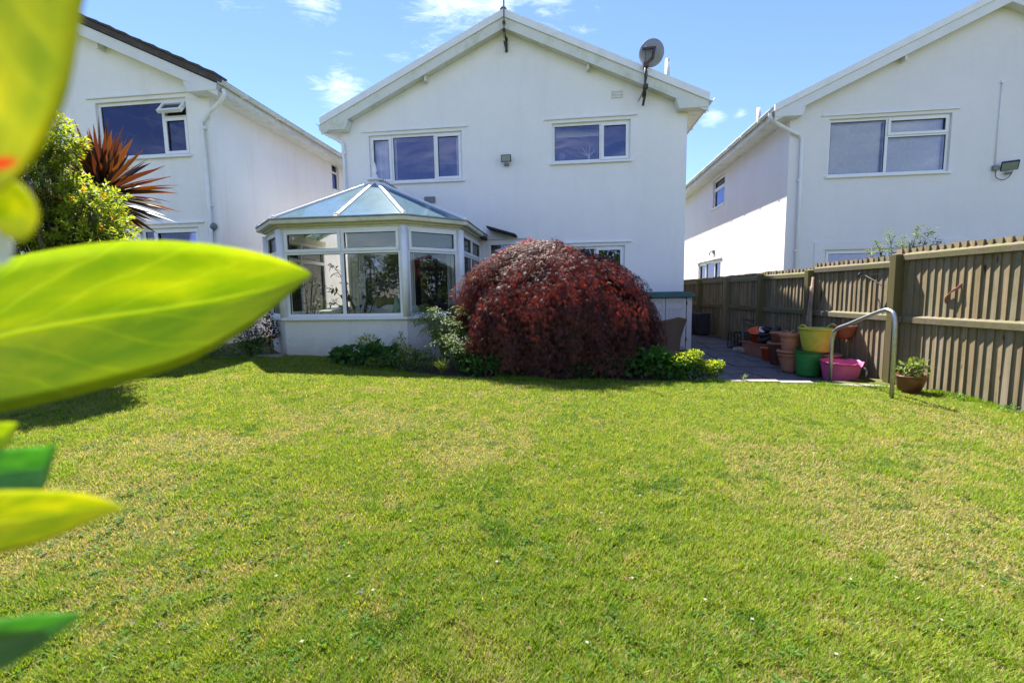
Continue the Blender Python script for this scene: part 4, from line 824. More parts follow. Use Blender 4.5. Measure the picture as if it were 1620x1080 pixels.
# wall pot hung on the fence, terracotta
t = thing('wall_pot', 'terracotta wall pot hung from the middle rail of the fence', 'plant pot', (4.93, 6.72, .50))
MB().lathe([(0, 0), (.05, .0), (.105, .05), (.135, .12), (.142, .17), (.155, .175), (.158, .20), (.150, .205), (.132, .20), (.12, .15), (0, .14)], 32).build('body', 'terracotta_dark', t)
MB().lathe([(0, .165), (.12, .16)], 16).build('soil', 'soil', t); b = MB(); r = random.Random(3)
for k in range(10): a = r.uniform(0, 6.28); b.tube([(0, 0, .16), (.08*cos(a), .08*sin(a), .20), (.11*cos(a), .11*sin(a), .19)], .003, 4)
b.build('dead_stems', 'old_wood', t)
# glazed bowl with a plant at the fence foot
t = thing('potted_plant', 'brown glazed bowl with a pale leafy plant at the foot of the near fence panel', 'potted plant', (4.70, 5.30, float(gz(4.7, 5.3))-.01))
MB().lathe([(0, 0), (.085, 0), (.10, .02), (.125, .09), (.148, .17), (.155, .20), (.163, .205), (.163, .22), (.15, .222), (.14, .19), (0, .18)], 36).build('bowl', 'glaze_brown', t)
MB().lathe([(0, .20), (.14, .195)], 16).build('soil', 'soil', t)
def bush(name, n, blobs, size, cols, parent, wr=.5, up=.4, mat='leaf', shell=.5, jit=.2, bend=.15, seed=0):
    """leaves spread through ellipsoid blobs (cx,cy,cz,rx,ry,rz)"""
    global rng
    if seed: rng = np.random.default_rng(seed)
    B = np.array(blobs, float); w = (B[:, 3]*B[:, 4]+B[:, 3]*B[:, 5]); idx = rng.choice(len(B), n, p=w/w.sum()); d = randdir(n); rad = rng.random(n)**shell
    rad = rad*(1+.14*np.sin(d[:, 0]*7+idx)*np.cos(d[:, 2]*6+idx*2)); P = B[idx, :3]+d*B[idx, 3:]*rad[:, None]
    D = norm(d+rng.normal(0, .65, (n, 3))+np.array([0, 0, up])); N = norm(rng.normal(0, .6, (n, 3))+np.array([0, 0, 1.])); L = rng.uniform(.65, 1.15, n)*size
    return leafcloud(P, D, N, L, L*wr, pal(cols, n, jit), name, mat, parent, bend=bend)
def stems(name, pts, r0, parent, mat='bark'):
    b = MB()
    for q in pts: c = bez(q, 5); b.tube(c, [r0*(1-.75*i/(len(c)-1)) for i in range(len(c))], 6)
    return b.build(name, mat, parent)
bush('foliage', 170, [(.02, 0, .27, .15, .12, .08), (.12, .02, .33, .09, .08, .06), (-.06, 0, .31, .08, .08, .07)], .075, [(.16, .22, .05), (.24, .29, .09), (.11, .17, .04)], t, .5)
stems('stems', [[(0, 0, .19), (.04, .02, .28), (.16, .03, .38)], [(0, 0, .19), (-.03, 0, .27), (-.08, 0, .34)], [(0, 0, .2), (.1, 0, .26), (.24, .02, .31)]], .008, t)
t = thing('stake_bundle', 'bundle of split bark-covered stakes leaning on a fence post', 'stakes', (4.80, 7.42, float(pz(7.4)))); r = random.Random(6)
for k in range(6): MB().tube([(r.uniform(-.06, .04), r.uniform(-.20, .04), 0), (.11+r.uniform(-.02, .02), .06+r.uniform(-.03, .03), 1.38+r.uniform(-.15, .15))], [.032, .018], 6).build('stake', 'stake_bark', t)
t = thing('hanging_bracket', 'black iron hanging bracket fixed near the top of a fence post', 'bracket', (4.955, 6.06, 1.38))
b = MB(); b.bar((.02, 0, -.16), (.02, 0, .08), .02, .02); b.bar((.0, 0, .06), (-.02, .42, .05), .012, .012, ); b.tube(bez([(.0, .02, -.13), (-.02, .15, -.04), (-.02, .33, .04)], 5), .007, 6); b.tube([(-.02+.03*cos(a), .42, .05+.03*sin(a)) for a in np.linspace(0, 5.5, 12)], .008, 6); b.build('arm', 'black_plastic', t)
b = MB(); r = random.Random(1)
for k in range(5): b.tube(bez([(5.06, 5.32, 1.06+.01*k), (5.02, 5.28-.02*k, 1.13+.02*k), (5.03, 5.20-.01*k, 1.20+.01*k), (5.05, 5.13, 1.24+.012*k)], 5), .005, 5)
tag(b.build('twine', 'pink_string'), 'loop of reddish twine caught on the near fence boards', 'twine')
t = thing('timber_offcuts', 'short mossy timber boards lying between the pink tub and the fence', 'timber', (4.83, 5.95, float(pz(5.9))))
MB().box((-.10, -.22, -.06), (.12, .22, .035)).build('board', 'fence_rail', t, (0, 0, 0), (0, .25, .1), bevel=.005); MB().box((-.03, -.28, 0), (.02, .28, .10)).build('board', 'fence_post', t, (-.13, .08, 0), (.1, 0, .35), bevel=.005)
t = thing('black_planter', 'dark slatted planter box along the far fence behind the storage cupboard', 'planter', G(4.72, 12.0), radians(91))
MB().box((-.9, -.12, 0), (.9, .12, .52)).build('box', 'black_plastic', t, bevel=.01)
for k in range(18): MB().box((-.88+k*.099, .121, .02), (-.80+k*.099, .135, .50)).build('slat', 'black_plastic', t)

# ---------------------------------------------------------------- planting
simple('leaf_stem', (.10, .12, .04), .7, bump=0)
# red lace-leaf maple
def maple():
    global rng
    rng = np.random.default_rng(21); cx, cy = .62, 6.92; g0 = float(gz(cx, cy)); t = thing('maple_tree', 'large domed dark red lace-leaf maple beside the conservatory', 'tree', (cx, cy, g0))
    ax, ay, H = 1.50, 1.06, 1.90
    PZ = np.array([0, .22, .50, .80, 1.06, 1.32, 1.53, 1.70, 1.82, 1.90]); PR = np.array([.90, .97, 1.0, 1.0, .96, .84, .66, .46, .25, .0])
    seg = np.r_[0, np.cumsum(np.hypot(np.diff(PZ), np.diff(PR)*1.3))]; seg = 1-seg/seg[-1]
    def surf(th, ph):       # ph: 0 top .. 1 ground ; the crown leans to the left at the top
        z = np.interp(-ph, -seg, PZ); r = np.interp(-ph, -seg, PR)
        wob = 1+.02*np.sin(3*th+1.1)+.045*np.sin(5*th+2.6*ph*3)+.04*np.sin(9*th-3+ph*9)+.03*np.sin(14*th+ph*13)
        return np.stack([ax*r*np.cos(th)*wob-.32*(z/H)**3+.06, ay*r*np.sin(th)*wob, z], -1)
    m = 1150; th = rng.uniform(0, 2*pi, m); th = np.where(rng.random(m) < .35, rng.uniform(-pi, 0, m), th); ph = rng.random(m)**.80*.98; per = 66
    S0 = surf(th, ph); eps = .03; S1 = surf(th, np.minimum(ph+eps, 1.04)); T = norm(S1-S0); T[:, 2] -= .12; T = norm(T)
    cen = np.array([0, 0, .75]); Nn = norm((S0-cen)/np.array([ax, ay, H])**2)
    depth = np.where(rng.random(m) < .28, rng.uniform(.22, .55, m), rng.random(m)**2*.24); lay = rng.uniform(-.06, .09, m)-depth
    out = S0+Nn*lay[:, None]; ln = rng.uniform(.22, .46, m)
    u = rng.random((m, per)); side = norm(np.cross(Nn, T)); wd = rng.normal(0, .105, (m, per))*(1.15-u*.65)*(.6+ln[:, None]); dr = -(u**3)*.13
    P = out[:, None]+T[:, None]*(u-.35)[..., None]*ln[:, None, None]+side[:, None]*wd[..., None]+Nn[:, None]*(rng.normal(0, .022, (m, per))+.17*u**.8-.11-2.0*wd**2)[..., None]; P[..., 2] += dr
    P = P.reshape(-1, 3); Tt = np.repeat(T, per, 0); NN = np.repeat(Nn, per, 0); SS = np.repeat(side, per, 0)
    # a loose fringe on top and arching sprays
    k = P[:, 2] > .03; P, Tt, NN, SS = P[k], Tt[k], NN[k], SS[k]; n = len(P); nl = 5
    fan = np.array([-.85, -.42, 0, .42, .85]); A = fan[None]+rng.normal(0, .14, (n, nl)); ax_ = norm(Tt+np.array([0, 0, -.40])+NN*.35+rng.normal(0, .36, (n, 3))); sx = norm(np.cross(ax_, NN)+rng.normal(0, .25, (n, 3)))
    D = norm(ax_[:, None]*np.cos(A)[..., None]+sx[:, None]*np.sin(A)[..., None]+np.array([0, 0, -.20])); L = (.060*rng.uniform(.7, 1.25, (n, 1))*(1.08-.35*np.abs(A)))
    W = L*.055; base = np.repeat(P[:, None], nl, 1); NU = np.repeat(norm(np.cross(sx, ax_))[:, None], nl, 1); sd = norm(np.cross(D, NU)); droop = np.array([0, 0, -1.])*(L*.16)[..., None]
    v0 = base; v1 = base+D*(L*.5)[..., None]+sd*W[..., None]; v2 = base+D*(L*.5)[..., None]-sd*W[..., None]; v3 = base+D*L[..., None]+droop
    V = np.stack([v0, v1, v2, v3], 2).reshape(-1, 3); b0 = np.arange(n*nl)[:, None]*4; F = (b0[:, :, None]+np.array([[0, 1, 2], [1, 3, 2]])[None]).reshape(-1, 3)
    # leaf colour goes from bronze-purple to lighter red towards crown top and spray tips
    red_mix = (np.repeat(np.clip(rng.random(m)*1.0-.65+.50*(S0[:, 2]/H), 0, 1), per)+.38*np.clip(u.reshape(-1)-.55, 0, 1)*2)[k]; red_mix = np.clip(red_mix+rng.normal(0, .22, n), 0, 1)[:, None]
    C = np.array([.052, .026, .027])*(1-red_mix)+np.array([.17, .048, .026])*red_mix; C = C*rng.uniform(.8, 1.2, (n, 1)); C = np.repeat(C, nl*4, 0)*rng.uniform(.75, 1.3, (n*nl*4, 1))
    print('maple leaves', n); npmesh('crown', V, F, C, 'maple', t)
    r = random.Random(11); b = MB(); tr = MB(); tr.tube(bez([(0, 0, -.05), (.04, .0, .25), (-.03, .03, .55), (-.08, .02, .85)], 5), [.085-.002*i for i in range(16)], 10); tr.build('trunk', 'bark_red', t)
    for k in range(26):
        a = r.uniform(0, 2*pi); q = r.uniform(.35, .92); e = Vector([float(c) for c in surf(np.array(a), np.array(q))])*.93; s = Vector((-.03, .02, r.uniform(.35, .8))); mid_ = (s+e)/2+Vector((0, 0, .30)); c = bez([s, mid_, e], 6); b.tube(c, [.030*(1-.8*i/(len(c)-1)) for i in range(len(c))], 6)
    b.build('branches', 'bark_red', t)
maple()
def at(name, label, cat, x, y, group=None): return thing(name, label, cat, (x, y, float(gz(x, y))), 0, group)
# fern-like nandina with fine pale sprays between conservatory and maple
def sprays(name, label, x, y, n, h, sp, leaf, cols, seed, nl=26, stem='bark', cat='shrub', droop=.35, wr=.32):
    rr = np.random.default_rng(seed); t = at(name, label, cat, x, y); P = []; D = []; b = MB()
    for k in range(n):
        a = rr.uniform(0, 2*pi); l = h*rr.uniform(.55, 1.0); s = sp*rr.uniform(.4, 1); c = bez([(0, 0, 0), (cos(a)*s*.25, sin(a)*s*.25, l*.55), (cos(a)*s*.7, sin(a)*s*.7, l*.95), (cos(a)*s*1.1, sin(a)*s*1.1, l*(1-droop*.5))], 6); b.tube(c, [.006*(1-.7*i/len(c)) for i in range(len(c))], 4)
        for i in range(nl):
            u = rr.uniform(.3, 1); p = np.array(c[min(int(u*(len(c)-1)), len(c)-1)]); q = a+rr.choice([-1, 1])*rr.uniform(.6, 1.3); off = rr.uniform(0, .09)
            P.append(p+np.array([cos(q), sin(q), -.1])*off+rr.normal(0, .008, 3)); D.append([cos(q), sin(q), rr.uniform(-.5, .25)])
    b.build('stems', stem, t); P = np.array(P); D = np.array(D); n = len(P); global rng; rng = rr
    leafcloud(P, D, norm(rr.normal(0, .3, (n, 3))+np.array([0, 0, 1.])), rr.uniform(.6, 1.1, n)*leaf, leaf*wr, pal(cols, n), 'foliage', 'leaf', t); return t
sprays('fern_shrub', 'feathery pale green shrub arching beside the left of the maple', -1.02, 6.75, 54, .98, .50, .05, [(.15, .23, .06), (.22, .29, .09), (.09, .16, .04)], 31, 85, 'leaf_stem')
sprays('fern_shrub', 'lower silvery green shrub in front of the feathery shrub by the maple', -.78, 6.35, 40, .58, .38, .05, [(.11, .19, .05), (.18, .25, .08), (.06, .12, .03)], 32, 60, 'leaf_stem')
def spiky(name, label, x, y, n, h, sp, w, cols, seed, cat='grass tuft', mat='leaf', z0=0, parent=None, up=.5):
    rr = np.random.default_rng(seed); t = parent or at(name, label, cat, x, y); V = []; F = []; C = []
    for k in range(n):
        a = rr.uniform(0, 2*pi); l = h*rr.uniform(.6, 1.05); s = sp*rr.uniform(.2, 1); col = np.array(cols[rr.integers(len(cols))])*rr.uniform(.75, 1.25); o = len(V); px, py = -sin(a), cos(a); m = 5
        for i in range(m+1): u = i/m; r_ = s*u**1.6; z = l*(u-.28*u*u*(s/sp)); ww = w*(1-u**2.2)*.5+.0006; V += [(r_*cos(a)+px*ww, r_*sin(a)+py*ww, z), (r_*cos(a)-px*ww, r_*sin(a)-py*ww, z)]; C += [col, col]
        for i in range(m): F.append((o+2*i, o+2*i+1, o+2*i+3, o+2*i+2))
    npmesh('blades', np.array(V), np.array(F), np.array(C), mat, t); return t
spiky('grass_tuft', 'clump of thin pale grass at the lawn edge left of the maple', -.95, 6.08, 130, .30, .22, .010, [(.16, .20, .06), (.24, .26, .10), (.09, .15, .04)], 41)
spiky('grass_tuft', 'small grass clump spilling over the edging beside the yellow-green plant', 3.02, 5.86, 26, .13, .08, .006, [(.16, .22, .04), (.22, .24, .08)], 42)
spiky('grass_tuft', 'tuft of weeds at the base of the handrail edging', 4.45, 5.46, 24, .09, .10, .008, [(.10, .20, .03)], 43)
spiky('grass_tuft', 'strappy leaves growing between heuchera and the feathery shrub', -1.42, 6.62, 70, .36, .16, .012, [(.06, .11, .03), (.09, .14, .04)], 44)
def mound(name, label, x, y, n, blobs, size, cols, seed, wr=.8, cat='plant', up=.3, extra=None):
    t = at(name, label, cat, x, y); bush('foliage', n, blobs, size, cols, t, wr, up, seed=seed)
    r = random.Random(seed); stems('stems', [[(0, 0, -.02), (r.uniform(-.1, .1), r.uniform(-.1, .1), b_[2]*.6), (b_[0], b_[1], b_[2])] for b_ in blobs], .010, t); return t
mound('leafy_plant', 'broad round-leaved green plant at the left end of the border in front of the conservatory', -2.18, 6.78, 420, [(-.22, 0, .16, .24, .2, .16), (.15, -.05, .17, .26, .22, .17), (.4, -.1, .14, .2, .18, .14)], .10, [(.05, .13, .03), (.07, .17, .035), (.04, .10, .025)], 51, .95)
mound('flowering_plant', 'yellow-green flowering euphorbia stems rising above round leaves', -2.20, 6.95, 420, [(0, 0, .38, .13, .10, .11), (.1, .05, .28, .12, .1, .13), (-.12, 0, .34, .08, .08, .07)], .035, [(.36, .38, .04), (.46, .46, .06), (.18, .25, .04)], 52, .7)
mound('flowering_plant', 'upright yellow-green spurge between the round leaves and the feathery shrub', -1.66, 6.72, 620, [(0, 0, .30, .16, .14, .17), (.08, 0, .18, .2, .16, .15), (0, .02, .46, .06, .05, .07)], .035, [(.30, .34, .04), (.40, .40, .05), (.12, .20, .03)], 53, .6)
mound('leafy_plant', 'dark glossy leaves low under the left side of the maple', -.35, 6.02, 420, [(-.1, .1, .14, .3, .15, .15), (.25, .05, .14, .28, .14, .14)], .09, [(.04, .11, .025), (.05, .14, .03)], 54, .6)
mound('leafy_plant', 'green leaves low under the middle of the maple', .45, 5.95, 300, [(-.2, .1, .10, .3, .12, .10), (.3, .08, .10, .3, .12, .10)], .07, [(.03, .08, .02), (.045, .11, .025)], 55, .6)
mound('leafy_plant', 'green leafy ground plants under the right side of the maple', 1.35, 6.02, 460, [(-.25, .05, .12, .3, .15, .13), (.2, .05, .14, .3, .16, .14)], .08, [(.04, .12, .025), (.06, .15, .03)], 56, .65)
mound('leafy_plant', 'bright broad geranium leaves between the maple and the yellow flowers', 1.98, 6.05, 520, [(0, 0, .17, .28, .2, .16), (-.1, .1, .26, .2, .15, .14), (.22, -.05, .13, .2, .17, .12)], .095, [(.06, .17, .03), (.09, .22, .04), (.05, .13, .03)], 57, .9)
t = mound('flowering_plant', 'bright lime-yellow flowering mound at the corner of the patio', 2.42, 5.98, 900, [(-.12, 0, .16, .22, .18, .16), (.16, -.02, .10, .20, .17, .12), (-.02, .04, .28, .14, .12, .08), (.28, -.02, .13, .10, .1, .09)], .045, [(.07, .16, .03), (.11, .20, .03), (.05, .12, .02)], 58, .8)
bush('flower_heads', 2400, [(-.12, 0, .27, .22, .17, .10), (.18, -.04, .17, .17, .15, .09), (.30, -.02, .20, .09, .08, .05), (0, .02, .34, .12, .1, .05)], .026, [(.27, .35, .035), (.36, .41, .05), (.18, .27, .03)], t, .9, .8, 'leaf', .35, seed=59)
spiky('grass_tuft', 'arching dry grass stems behind the geranium leaves', 2.02, 6.5, 40, .50, .35, .008, [(.30, .28, .12), (.14, .20, .06)], 45)
mound('leafy_plant', 'soft mid-green leaves filling the border in front of the feathery shrub', -1.42, 6.38, 520, [(-.12, 0, .13, .22, .14, .13), (.18, 0, .16, .2, .14, .15)], .055, [(.08, .15, .03), (.12, .20, .04)], 66, .45)
mound('leafy_plant', 'small pale green plant edging the border left of centre', -1.95, 6.46, 300, [(0, 0, .09, .22, .10, .09)], .045, [(.10, .17, .03), (.15, .22, .05)], 67, .6)
mound('leafy_plant', 'bright green leaves at the far left end of the conservatory border', -2.62, 6.95, 300, [(0, 0, .12, .18, .12, .12)], .085, [(.07, .16, .03), (.05, .12, .03)], 68, .85)
# left border beside the conservatory
mound('flowering_plant', 'green border plant with purple flower heads beside the conservatory wall', -4.42, 7.62, 800, [(0, 0, .28, .26, .22, .28), (.12, -.1, .16, .22, .2, .17), (-.1, .05, .5, .16, .15, .14)], .075, [(.06, .13, .03), (.10, .18, .05), (.04, .09, .02)], 61, .35)
t = bpy.data.objects['flowering_plant.003']; bush('flower_heads', 320, [(.14, -.05, .58, .11, .09, .05), (-.02, 0, .66, .09, .08, .04), (.2, -.1, .44, .07, .06, .04), (.05, -.12, .36, .08, .06, .04)], .030, [(.30, .14, .34), (.40, .22, .44), (.24, .10, .26)], t, .6, .5, 'petal', .4, seed=62)
mound('leafy_plant', 'dark purple-leaved plant against the side wall of the conservatory', -4.22, 7.95, 300, [(0, 0, .38, .16, .14, .30)], .06, [(.07, .02, .03), (.10, .03, .035), (.04, .03, .02)], 63, .6)
mound('leafy_plant', 'low green border plants under the tip of the large foreground leaf', -4.95, 7.45, 520, [(0, 0, .14, .3, .15, .16), (-.4, .1, .18, .3, .2, .2), (.3, -.08, .09, .2, .1, .10)], .055, [(.06, .12, .03), (.10, .15, .05)], 64, .5)
tag(MB().box((-.22, -.12, -.05), (.22, .12, .03)).build('edging_stone', 'concrete', None, (-4.05, 7.55, float(gz(-4.05, 7.55))), .1, bevel=.02), 'flat pale stone at the corner of the conservatory wall', 'stone')
mound('shrub', 'dark green shrub in the border further left beyond the large foreground leaf', -6.3, 7.3, 1500, [(0, 0, .7, .8, .5, .7), (.5, -.1, .4, .5, .4, .45)], .07, [(.04, .10, .02), (.06, .13, .03)], 65, .5, 'shrub')
# big green shrub at the left, with a cordyline behind it
def big_shrub():
    global rng
    rng = np.random.default_rng(71); t = at('shrub', 'big sunlit green shrub with reddish new tips at the left edge', 'shrub', -4.92, 5.15); r = random.Random(71)
    tips = []; b = MB()
    blobs = [(-.55, 0, 1.75, .62, .55, .62), (-.28, .05, 2.35, .42, .40, .45), (.0, .10, 1.85, .48, .45, .45), (.35, .0, 1.55, .42, .40, .34), (.55, .0, 1.42, .26, .26, .22), (-.08, .1, 2.78, .22, .22, .27), (-.85, 0, 1.4, .6, .6, .7), (0, 0, 1.1, .65, .6, .5), (-.4, 0, .6, .6, .5, .45), (.25, .0, .9, .45, .45, .4), (.22, .1, 2.0, .34, .32, .30), (-.35, 0, 2.6, .30, .3, .32), (.62, 0, 1.2, .3, .3, .25)]
    P = []; D = []; C = []
    for bx in blobs:
        k = int(520*bx[3]*bx[5]*1.9)+50
        for i in range(k):
            d = randdir(1)[0]; q = np.array(bx[:3])+d*np.array(bx[3:])*rng.uniform(.55, 1.08); ax_ = norm(d+np.array([0, 0, .7])+rng.normal(0, .4, 3)); red_mix = rng.random() < .08; m = 12; c0 = np.array([.15, .23, .022])*rng.uniform(.6, 1.25)
            for j in range(m):
                u = j/m; a = j*2.4; s = norm(np.cross(ax_, [.3, .2, 1])); s2 = np.cross(ax_, s); rd = s*cos(a)+s2*sin(a); P.append(q+ax_*(u-.5)*.15); D.append(rd*(1.1-.6*u)+ax_*(.35+.6*u)); C.append(np.array([.30, .17, .03]) if red_mix and u > .6 else c0*(1+.5*u)*np.array([1+.35*u, 1, 1]))
            if i % 6 == 0: tips.append(q)
    P = np.array(P); n = len(P); leafcloud(P, np.array(D), norm(rng.normal(0, .35, (n, 3))+np.array([0, 0, 1.])), rng.uniform(.045, .068, n), .026, np.clip(np.array(C), 0, 1), 'crown', 'leaf', t); print('shrub', n)
    for k in range(7): a = r.uniform(0, 6.28); b.tube(bez([(.1*cos(a), .1*sin(a), -.05), (.25*cos(a)-.1, .25*sin(a), .7), (.45*cos(a)-.15, .4*sin(a), 1.7+.5*r.random())], 6), .022, 7)
    b.build('trunk', 'bark', t); b = MB()
    for q in tips: q = Vector([float(c) for c in q]); s = Vector((q.x*.45-.1, q.y*.45, q.z*.65)); b.tube([s, (s+q)/2+Vector((0, 0, .05)), q], [.008, .006, .002], 4)
    b.build('twigs', 'bark', t)
big_shrub()
def cordyline():
    rr = np.random.default_rng(81); x, y = -5.52, 6.35; t = at('cordyline', 'red-bronze sword-leaved cordyline rising behind the green shrub', 'palm', x, y); z0 = 2.72-float(gz(x, y))
    MB().tube(bez([(.05, .05, 0), (.0, .03, .8), (-.02, .02, 1.6), (0, 0, z0)], 6), .055, 10).build('trunk', 'bark', t)
    mesh_n = 190; up0 = np.array([.16, -.05, .98])
    for k in range(mesh_n):
        e = radians(88-118*((k+.5)/mesh_n)**.80)+rr.normal(0, .06); a = rr.uniform(0, 2*pi); L = rr.uniform(.66, .92)*(1 if e > 0 else .85); d = np.array([cos(a)*cos(e)+.22, sin(a)*cos(e)-.05, sin(e)]); d /= np.linalg.norm(d); s = norm(np.cross(d, [.1, .2, 1])); u_ = np.cross(s, d); V = []; F = []; m = 6; w = rr.uniform(.055, .078)
        s = s*cos(rr.normal(0, .5))+u_*sin(rr.normal(0, .5)); C = []; sag = max(0, .16*cos(e))*rr.uniform(.3, 1.2)
        red = rr.random(); base = np.array([.050, .020, .017])*(1-.5*red)+np.array([.12, .075, .020])*.5*red; old = 1 if e < radians(5) else 0; base = base*(1-old*.5)+np.array([.17, .11, .03])*old*.5; base *= rr.uniform(.7, 1.25)
        for i in range(m+1):
            u = i/m; p = np.array([0, 0, z0-.14+.16*(1-k/mesh_n)])+d*(.05+L*u)-np.array([0, 0, 1])*sag*u*u*L; ww = w*.5*(.35+1.5*u if u < .43 else 1.0*(1-((u-.43)/.57)**1.7))+.0006
            V += [p+s*ww, p-u_*ww*.35, p-s*ww]; C += [base*1.25, base*.8, base*1.25]
        for i in range(m): F += [(3*i, 3*i+1, 3*i+4, 3*i+3), (3*i+1, 3*i+2, 3*i+5, 3*i+4)]
        npmesh('leaf', np.array(V), np.array(F), np.array(C), 'sword', t, True)
cordyline()
# shrub looking over the fence
t = at('shrub', 'pale green sprigs of a shrub poking above the fence from next door', 'shrub', 6.75, 8.0); b = MB(); rng = np.random.default_rng(91); P = []; D = []
for (dx, h, lx) in ((-.30, 1.98, -.12), (-.15, 2.14, -.05), (.05, 2.05, .0), (.22, 2.22, .10), (.38, 2.16, .16), (.55, 1.98, .12), (-.42, 1.82, -.1), (.12, 1.9, 0), (.66, 1.86, .1), (.3, 1.95, -.05)):
    c = bez([(dx*.4, 0, 0), (dx*.8, 0, h*.5), (dx, 0, h*.85), (dx+lx, .02, h)], 6); b.tube(c, [.012*(1-.8*i/len(c)) for i in range(len(c))], 5)
    for i in range(90): u = rng.uniform(.55, 1); p = np.array(c[int(u*(len(c)-1))]); a = rng.uniform(0, 6.28); P.append(p+rng.normal(0, .04, 3)); D.append([cos(a), sin(a), rng.uniform(.1, 1.1)])
b.build('stems', 'bark', t); P = np.array(P); n = len(P); leafcloud(P, np.array(D), norm(rng.normal(0, .4, (n, 3))+np.array([0, 0, 1.])), rng.uniform(.05, .08, n), .022, pal([(.12, .18, .06), (.18, .23, .09), (.08, .13, .04)], n), 'foliage', 'leaf', t)
# weeds along the foot of the fence
for i, (x, y, lab) in enumerate(((4.93, 4.95, 'weeds at the foot of the fence beside the glazed bowl'), (4.98, 4.45, 'green weed clump at the fence foot by the right edge'), (4.9, 4.0, 'low weeds at the very right along the fence foot'))):
    mound('weed', lab, x, y, 90, [(0, 0, .03, .10, .12, .04)], .035, [(.10, .20, .04), (.14, .24, .05)], 100+i, .5, 'weed')
# hedge and trees behind the photographer, mirrored in the glass
def backhedge(name, label, x, y, w, h, dpt, seed, cols, n, cat='hedge'):
    t = thing(name, label, cat, (x, y, -.1)); rr = random.Random(seed); bl = [(rr.uniform(-w/2, w/2), rr.uniform(-dpt/3, dpt/3), rr.uniform(.2, .85)*h, rr.uniform(.5, .9), .6, rr.uniform(.4, .8)) for k in range(int(w*h*.9))]
    bush('foliage', n, bl, .22, cols, t, .6, .2, seed=seed); stems('trunk', [[(xx, 0, 0), (xx+.1, 0, h*.3), (xx-.1, 0, h*.75)] for xx in np.linspace(-w/2*.9, w/2*.9, 7)], .07, t)
backhedge('hedge', 'tall green boundary hedge behind the camera, seen mirrored in the conservatory glass', 0, -8.6, 26, 3.9, 1.6, 201, [(.08, .15, .03), (.15, .20, .035), (.07, .12, .02)], 24000)
backhedge('tree', 'broad green garden tree beyond the back hedge', 3.0, -10.6, 7, 6.0, 3, 202, [(.09, .15, .02), (.12, .18, .03)], 8000, 'tree')
backhedge('tree', 'dark green garden tree beyond the back hedge on the left', -7.0, -11.0, 6, 4.6, 3, 203, [(.05, .10, .02), (.08, .12, .03)], 7000, 'tree')

# ---------------------------------------------------------------- foreground branch with big leaves close to the lens
def big_leaf(outline_top, outline_bot, dist, mat, parent, cup=.06, skew=(0, 0), label=None, n=22, dfar=0):
    """a real leaf blade: two edge curves given where the photograph shows them, raised midrib, cupped"""
    def at_(p, t): d = ray(*p); return Vector((0, 0, 1.25))+d*(dist+dfar*t)
    T = bez([(*p, 0) for p in outline_top], 8); B = bez([(*p, 0) for p in outline_bot], 8); vs = []; uv = []; m = 10
    def samp(c, t): x = t*(len(c)-1); i = min(int(x), len(c)-2); f = x-i; q = c[i]*(1-f)+c[i+1]*f; return (q.x, q.y)
    for i in range(n+1):
        t = i/n; a = at_(samp(T, t), t); c = at_(samp(B, t), t); w = (a-c).length
        for j in range(m+1):
            s = j/m; p = a*(1-s)+c*s; away = (p-Vector((0, 0, 1.25))).normalized(); wave = .012*sin(t*9+s*2)*w*2; p = p+away*(cup*w*(1-abs(2*s-1))*2+wave); vs.append(p); uv.append((t, s))
    fs = [(i*(m+1)+j, i*(m+1)+j+1, (i+1)*(m+1)+j+1, (i+1)*(m+1)+j) for i in range(n) for j in range(m)]
    me = bpy.data.meshes.new('leaf'); me.from_pydata([tuple(v) for v in vs], [], fs); me.materials.append(M[mat]); ul = me.uv_layers.new(name='UVMap')
    for p in me.polygons:
        p.use_smooth = True
        for li in p.loop_indices: ul.data[li].uv = uv[me.loops[li].vertex_index]
    o = link('leaf', me, parent); so_ = o.modifiers.new('thickness', 'SOLIDIFY'); so_.thickness = .0004
    if label: o['label'] = label
    return o
t = thing('foreground_branch', 'out-of-focus branch of large yellow-green leaves close to the camera at the left edge', 'branch', (0, 0, 0))
big_leaf([(-190, 470), (-60, 428), (60, 398), (200, 380), (320, 384), (420, 402), (474, 422), (493, 434)], [(-190, 700), (-60, 664), (60, 640), (160, 615), (290, 577), (390, 520), (458, 465), (493, 434)], .27, 'leaf_fresh', t, .05, label='long pointed green leaf reaching across towards the conservatory')
big_leaf([(-120, 790), (-40, 778), (40, 775), (110, 778), (160, 788), (198, 803)], [(-120, 905), (-40, 885), (40, 865), (110, 840), (165, 816), (198, 803)], .17, 'leaf_yellow', t, .05, label='yellow-green pointed leaf low at the left edge')
big_leaf([(-120, 990), (-50, 984), (10, 978), (60, 972), (100, 970), (132, 968)], [(-120, 1120), (-50, 1085), (10, 1055), (60, 1025), (105, 992), (132, 968)], .15, 'leaf_dark', t, .08, label='dark green narrow leaf at the bottom left corner')
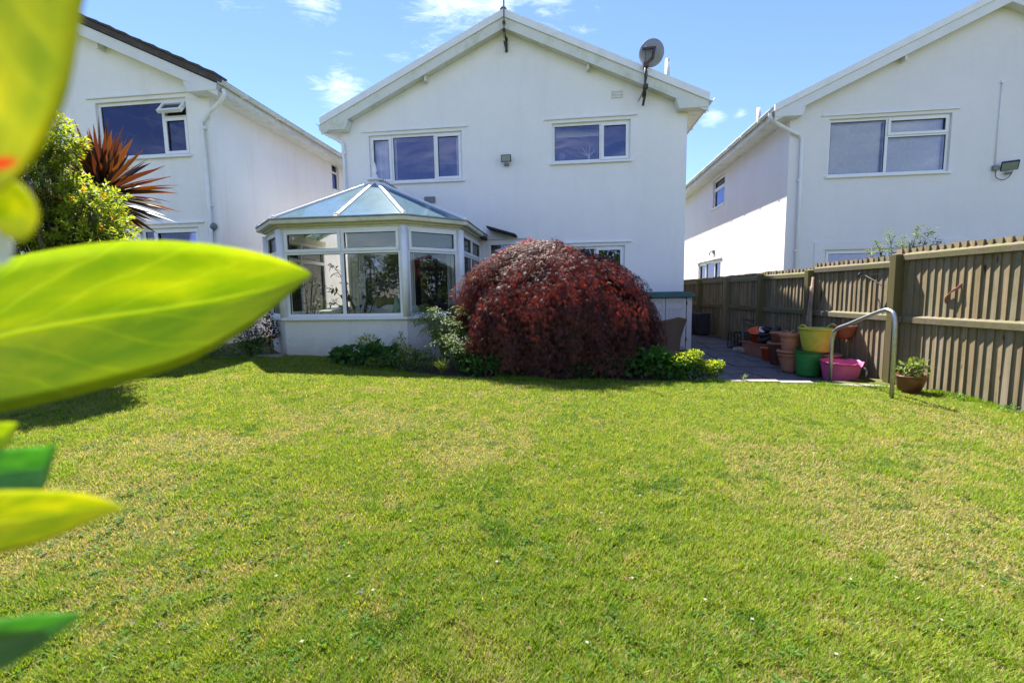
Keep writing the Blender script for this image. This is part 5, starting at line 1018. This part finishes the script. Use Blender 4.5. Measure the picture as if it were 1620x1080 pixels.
big_leaf([(-90, 720), (-40, 716), (0, 712), (40, 708), (70, 706), (88, 702)], [(-90, 800), (-40, 790), (0, 780), (40, 776), (68, 770), (88, 702)], .20, 'leaf_dark', t, .10, label='small dark grey-green curled leaf')
big_leaf([(-70, 668), (-40, 668), (-10, 668), (8, 668), (20, 668), (28, 669)], [(-70, 760), (-40, 745), (-10, 725), (5, 710), (18, 690), (28, 669)], .20, 'leaf_fresh', t, .06)
big_leaf([(128, -170), (140, -60), (128, 20), (114, 110), (95, 175), (60, 240), (20, 285), (-30, 320)], [(-260, -170), (-260, -60), (-250, 20), (-240, 110), (-200, 200), (-150, 260), (-90, 300), (-30, 320)], .115, 'leaf_spotted', t, .03, label='large blurred yellow-green leaf filling the top left corner')
big_leaf([(-60, 262), (-10, 275), (30, 290), (52, 315), (60, 345), (48, 370), (30, 382)], [(-80, 262), (-70, 300), (-50, 325), (-30, 345), (-8, 362), (12, 376), (30, 382)], .12, 'leaf_yellow', t, .03, label='small rounded blurred leaf below the large top left one')
big_leaf([(-70, 345), (-35, 350), (-5, 357), (10, 372), (20, 395), (12, 412)], [(-90, 440), (-60, 430), (-35, 425), (-12, 421), (5, 417), (12, 412)], .14, 'leaf_white', t, .03, label='pale white leaf or petal at the left edge')
def tw(px, py, d): q = Vector((0, 0, 1.25))+ray(px, py)*d; return q
MB().tube([tw(-420, -200, .16), tw(-380, 200, .18), tw(-360, 560, .22), tw(-340, 900, .24), tw(-330, 1250, .26)], .004, 8).build('twig', 'bark', t)
b = MB()
for (px, py, d, qx, qy, e) in ((-190, 580, .27, -360, 640, .225), (-120, 850, .17, -345, 900, .24), (-120, 1050, .15, -338, 1080, .25), (-90, 760, .2, -350, 760, .23), (-70, 715, .2, -352, 730, .23), (-30, 320, .115, -372, 330, .19), (-70, 262, .12, -376, 260, .185), (-85, 400, .14, -368, 420, .20), (-70, 720, .2, -350, 720, .23)): b.tube([tw(px, py, d), tw(qx, qy, e)], .0014, 6)
b.build('leaf_stalks', 'bark', t)
